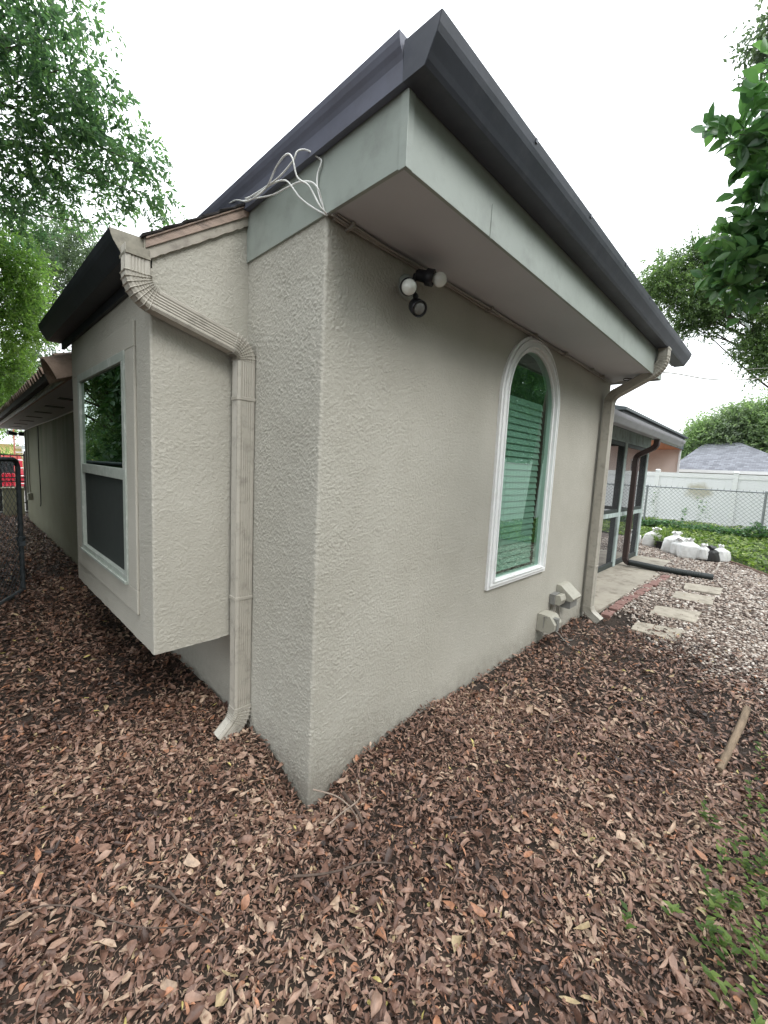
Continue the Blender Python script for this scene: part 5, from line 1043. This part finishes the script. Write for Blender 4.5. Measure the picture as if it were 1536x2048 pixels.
# chain link fence
cf = empty('chain_link_fence'); tag(cf, 'galvanised chain link fence standing in front of the white vinyl fence', 'fence')
FX = 13.2; YA, YB = 2.9, -4.6
for y in (1.58, -1.02, -3.6): mb = MB(); mb.tube([(FX+0.02,y,0.03),(FX+0.02,y,1.33)], 0.028, 10); mb.lathe((FX+0.02,y,1.33),(0,0,1),[(0,0.03),(0.02,0.03),(0.04,0.0)],10); mb.build('post', MT['galv'], cf)
mb = MB(); mb.tube([(FX+0.02,YA,1.31),(FX+0.02,YB,1.31)], 0.019, 8); mb.build('top_rail', MT['galv'], cf)
def chain(mb, P0, U, length, z0, z1, cell, r):
    U = V3(U).normalized(); P0 = V3(P0); H = z1-z0; k = -H
    c2 = cell
    s = -H
    while s < length:
        for sg in (1,-1):
            a0 = s if sg == 1 else s+H; pts = []
            # clip segment from (a0, z0) to (a0+sg*H, z1)
            t0, t1 = 0.0, 1.0
            def xat(t): return a0+sg*H*t
            if sg == 1: t0 = max(0, -a0/H); t1 = min(1, (length-a0)/H)
            else: t0 = max(0, (a0-length)/H); t1 = min(1, a0/H)
            if t1 > t0: mb.tube([P0+U*xat(t0)+V3((0,0,z0+H*t0)), P0+U*xat(t1)+V3((0,0,z0+H*t1))], r, 4, cap=False)
        s += c2
mb = MB(); chain(mb, (FX,YA,0), (0,-1,0), YA-YB, 0.10, 1.30, 0.105, 0.004)
for y in np.arange(YB, YA, 0.13): mb.tube([(FX,y-0.012,1.29),(FX,y+0.006,1.36)],0.004,4); mb.tube([(FX,y+0.012,1.29),(FX,y-0.006,1.36)],0.004,4)
mb.build('wire_mesh', MT['galv'], cf)

# ------------------------------------------------------------------ neighbours
nh = empty('neighbour_house'); tag(nh, 'peach neighbouring house with dark fascia and orange timber soffit', 'house')
def slopebox(mb, x0, x1, y0, y1, z0, z1): mb.box((x0,y0,z0),(x1,y1,z1))
mb = MB(); mb.box((16.9,3.44,3.42),(30.2,3.50,4.10)); mb.box((30.14,3.50,3.42),(30.2,9.0,4.10)); mb.box((16.9,3.50,3.42),(16.96,9.0,4.10)); mb.build('fascia', MT['slate'], nh)
mb = MB(); mb.prism([(3.30,4.10),(3.30,4.20),(6.5,4.9),(9.2,4.4),(9.2,4.1)], 0, 16.75, 30.4); mb.build('roof', MT['slate'], nh)
mb = MB(); mb.box((16.96,3.50,3.425),(30.14,5.6,3.45)); mb.build('soffit', MT['cedar'], nh)
mb = MB(); mb.box((30.0,3.55,0.0),(30.12,5.6,3.42)); mb.box((17.2,5.6,0.0),(30.12,5.75,3.42)); mb.build('wall', MT['peach'], nh)
mb = MB(); mb.box((29.9,3.50,0.0),(30.0,3.60,3.42)); mb.build('corner_trim', MT['white'], nh)
mb = MB(); mb.box((27.6,5.57,1.2),(29.0,5.6,2.7)); nw = mb.build('window', MT['white'], nh)
mb = MB(); mb.box((27.7,5.56,1.3),(28.9,5.568,2.6)); mb.build('pane', MT['cglass'], nw)
n2h = empty('neighbour_house'); tag(n2h, 'low neighbouring house with grey shingle hip roof behind the vinyl fence', 'house')
mb = MB(); mb.add([(32.0,4.4,2.28),(32.0,-2.6,2.28),(35.5,1.2,4.25),(35.5,3.15,4.15),(39.5,4.4,2.28),(39.5,-2.6,2.28)], [(0,1,2,3),(1,5,2),(5,4,3,2),(4,0,3)]); mb.build('roof', MT['gshingle'], n2h)
mb = MB(); mb.box((31.94,-2.65,2.10),(32.02,4.4,2.29)); mb.build('gutter', MT['white'], n2h)
mb = MB(); mb.box((32.5,-2.2,0),(39,4.2,2.2)); mb.build('wall', P('tan_wall', (0.36,0.34,0.28), 0.8, 0.05), n2h)
mb = MB(); mb.tube([(35.0,-0.55,2.9),(35.0,-0.55,3.45)], 0.06, 10); mb.build('vent_pipe', MT['white'], n2h)
y3 = empty('yellow_house'); tag(y3, 'yellow house with pale grey roof far down the driveway', 'house')
mb = MB(); mb.box((-8,36,0),(1.9,44,1.86)); mb.build('wall', MT['yellow'], y3)
mb = MB(); mb.prism([(35.4,1.86),(40,3.1),(44.6,1.86)], 0, -8.4, 2.3); mb.build('roof', P('pale_roof', (0.42,0.44,0.46), 0.9, 0.1), y3)
mb = MB(); mb.box((-8.4,35.3,1.78),(2.3,35.4,1.9)); mb.build('gutter', MT['white'], y3)
mb = MB(); 
tree('palm_shrub', 'small spiky palm in front of the yellow house', [[1.35,30,1.0,0.5],[1.1,30,0.9,0.4]], MT['f2'], [(1.3,30,0),(1.3,30,0.4),(1.3,30,0.8)], 0.06, 60, 0.6, 0.4, None, 'palm', per=6, wr=0.12, seed=88, nb=2)

# cables in the sky
mb = MB(); mb.tube(smoothline([(3.72,0.0,2.60),(5.0,-0.22,2.785),(6.5,-0.72,2.92),(9.5,-1.85,3.55),(14,-3.6,4.9)], 6), 0.006, 6); tag(mb.build('service_cable', MT['wiretan']), 'thick drooping service cable leaving the roof corner to the right', 'cable', 'overhead cables')
mb = MB(); mb.tube(smoothline([(3.8,0.0,2.63),(5.0,-0.23,2.83),(6.5,-0.75,3.05),(9.5,-1.85,3.70),(14,-3.6,5.1)], 6), 0.003, 6); tag(mb.build('service_cable', MT['wiretan']), 'thin upper service cable just above the thick drooping one', 'cable', 'overhead cables')

# ------------------------------------------------------------------ left: gate, low wall, iron fence, vehicles, ladder
gt = empty('chain_link_gate'); tag(gt, 'weathered chain link gate standing open at the left edge', 'gate')
A0 = V3((-0.60,4.0,0)); U = V3((-0.45,-0.9,0)).normalized()*1.0
def gp_(s, z): return A0+U*s+V3((0,0,z))
mb = MB(); mb.tube([gp_(0,0.10), gp_(0,1.33), gp_(0.03,1.385), gp_(0.09,1.40), gp_(1.1,1.40), gp_(1.16,1.385), gp_(1.19,1.33), gp_(1.19,0.10), gp_(0,0.10)], 0.021, 10); mb.build('frame', MT['galvd'], gt)
mb = MB(); chain(mb, gp_(0.02,0), U, 1.15, 0.12, 1.38, 0.075, 0.0022); mb.build('wire_mesh', MT['galvd'], gt)
mb = MB(); mb.tube([gp_(-0.03,0.62)+V3((0,0,0)), gp_(0.03,0.62)], 0.03, 8); mb.box(tuple(gp_(0,0.55)-V3((0.03,0.03,0))), tuple(gp_(0,0.60)+V3((0.03,0.03,0)))); mb.build('latch', MT['galvd'], gt)
mb = MB(); mb.box((-0.34,10.25,0.0),(0.0,10.45,0.66)); mb.box((-0.36,10.23,0.66),(0.0,10.47,0.69)); tag(mb.build('low_wall', MT['stucco_old'], None, 0.005), 'short low stucco wall stub ending the side yard', 'wall')
ife = empty('iron_fence'); tag(ife, 'black iron picket fence across the far end of the side yard', 'fence')
mb = MB()
for x in np.arange(-3.0, 1.6, 0.11): mb.tube([(x,11.0,0.12),(x,11.0,1.40)], 0.008, 6)
mb.build('pickets', MT['iron'], ife)
for z in (0.30, 0.78, 0.86, 1.36): mb = MB(); mb.box((-3.0,10.985,z-0.014),(1.6,11.015,z+0.014)); mb.build('rail', MT['iron'], ife)
for x in (-0.33, 0.12): mb = MB(); mb.box((x-0.03,10.97,0.05),(x+0.03,11.03,1.46)); mb.build('post', MT['iron'], ife)
ld = empty('ladder'); tag(ld, 'tall orange ladder with aluminium rungs leaning beyond the iron fence', 'ladder')
for x in (0.02, 0.235): mb = MB(); mb.box((x-0.012,12.1,0.12),(x+0.012,12.16,1.98)); mb.build('side_rail', MT['orange'], ld)
for k in range(9): mb = MB(); mb.tube([(0.03,12.13,0.28+0.19*k),(0.225,12.13,0.28+0.19*k)], 0.012, 8); mb.build('rung', MT['alu'], ld)
def car(name, label, loc, rot, mat, L, Wd, H, kind):
    o = empty(name); o.location = loc; o.rotation_euler = (0,0,rot); tag(o, label, 'car')
    hl = L/2; z0 = 0.28; belt = H*0.56
    if kind == 'truck': prof = [(-hl,z0),(-hl,belt),(-hl+0.02,belt+0.02),(-0.2,belt+0.02),(0.0,H),(hl*0.42,H),(hl*0.58,belt+0.06),(hl*0.97,belt-0.05),(hl,z0+0.2),(hl,z0)]
    else: prof = [(-hl,z0),(-hl,belt),(-hl*0.92,H*0.92),(-hl*0.7,H),(hl*0.2,H),(hl*0.5,belt+0.04),(hl*0.96,belt-0.08),(hl,z0+0.18),(hl,z0)]
    mb = MB(); mb.prism(prof, 1, -Wd/2, Wd/2); body = mb.build('body', mat, o, 0.05)
    mb = MB()
    for s in (-1,1): mb.box((-hl*0.75 if kind != 'truck' else 0.05, s*(Wd/2+0.004)-0.002, belt+0.04),(hl*0.36, s*(Wd/2+0.004)+0.002, H-0.10))
    mb.build('side_window', MT['cglass'], o)
    mb = MB(); mb.box((-hl-0.006,-Wd*0.38,belt+0.02 if kind != 'truck' else z0+0.2),(-hl+0.002,Wd*0.38,H*0.88 if kind != 'truck' else z0+0.4)); mb.build('rear_window', MT['cglass'], o)
    for sx in (-0.62,0.62):
        for s in (-1,1):
            mb = MB(); mb.lathe((sx*hl,s*Wd/2-s*0.2,0.33), (0,s,0), [(0,0),(0,0.33),(0.21,0.33),(0.22,0.29),(0.20,0.19)], 22); w_ = mb.build('wheel', MT['tyre'], o)
            mb = MB(); mb.lathe((sx*hl,s*Wd/2-s*0.2,0.33), (0,s,0), [(0.20,0.2),(0.215,0.18),(0.20,0.05),(0.21,0)], 16); mb.build('rim', MT['alu'], w_)
    for s in (-1,1): mb = MB(); mb.box((hl-0.06,s*Wd*0.36-0.14,z0+0.28),(hl+0.006,s*Wd*0.36+0.14,z0+0.42)); mb.build('headlight', MT['alu'], o)
    return o
car('parked_car', 'red parked car behind the iron fence at far left', (-0.45,17.2,GZ+0.03), math.radians(90), MT['red'], 4.4, 1.75, 1.18, 'car')
car('parked_car', 'silver grey parked car beside the red one, next to the wall', (1.5,19.0,GZ+0.03), math.radians(90), MT['silver'], 4.5, 1.8, 1.5, 'car')
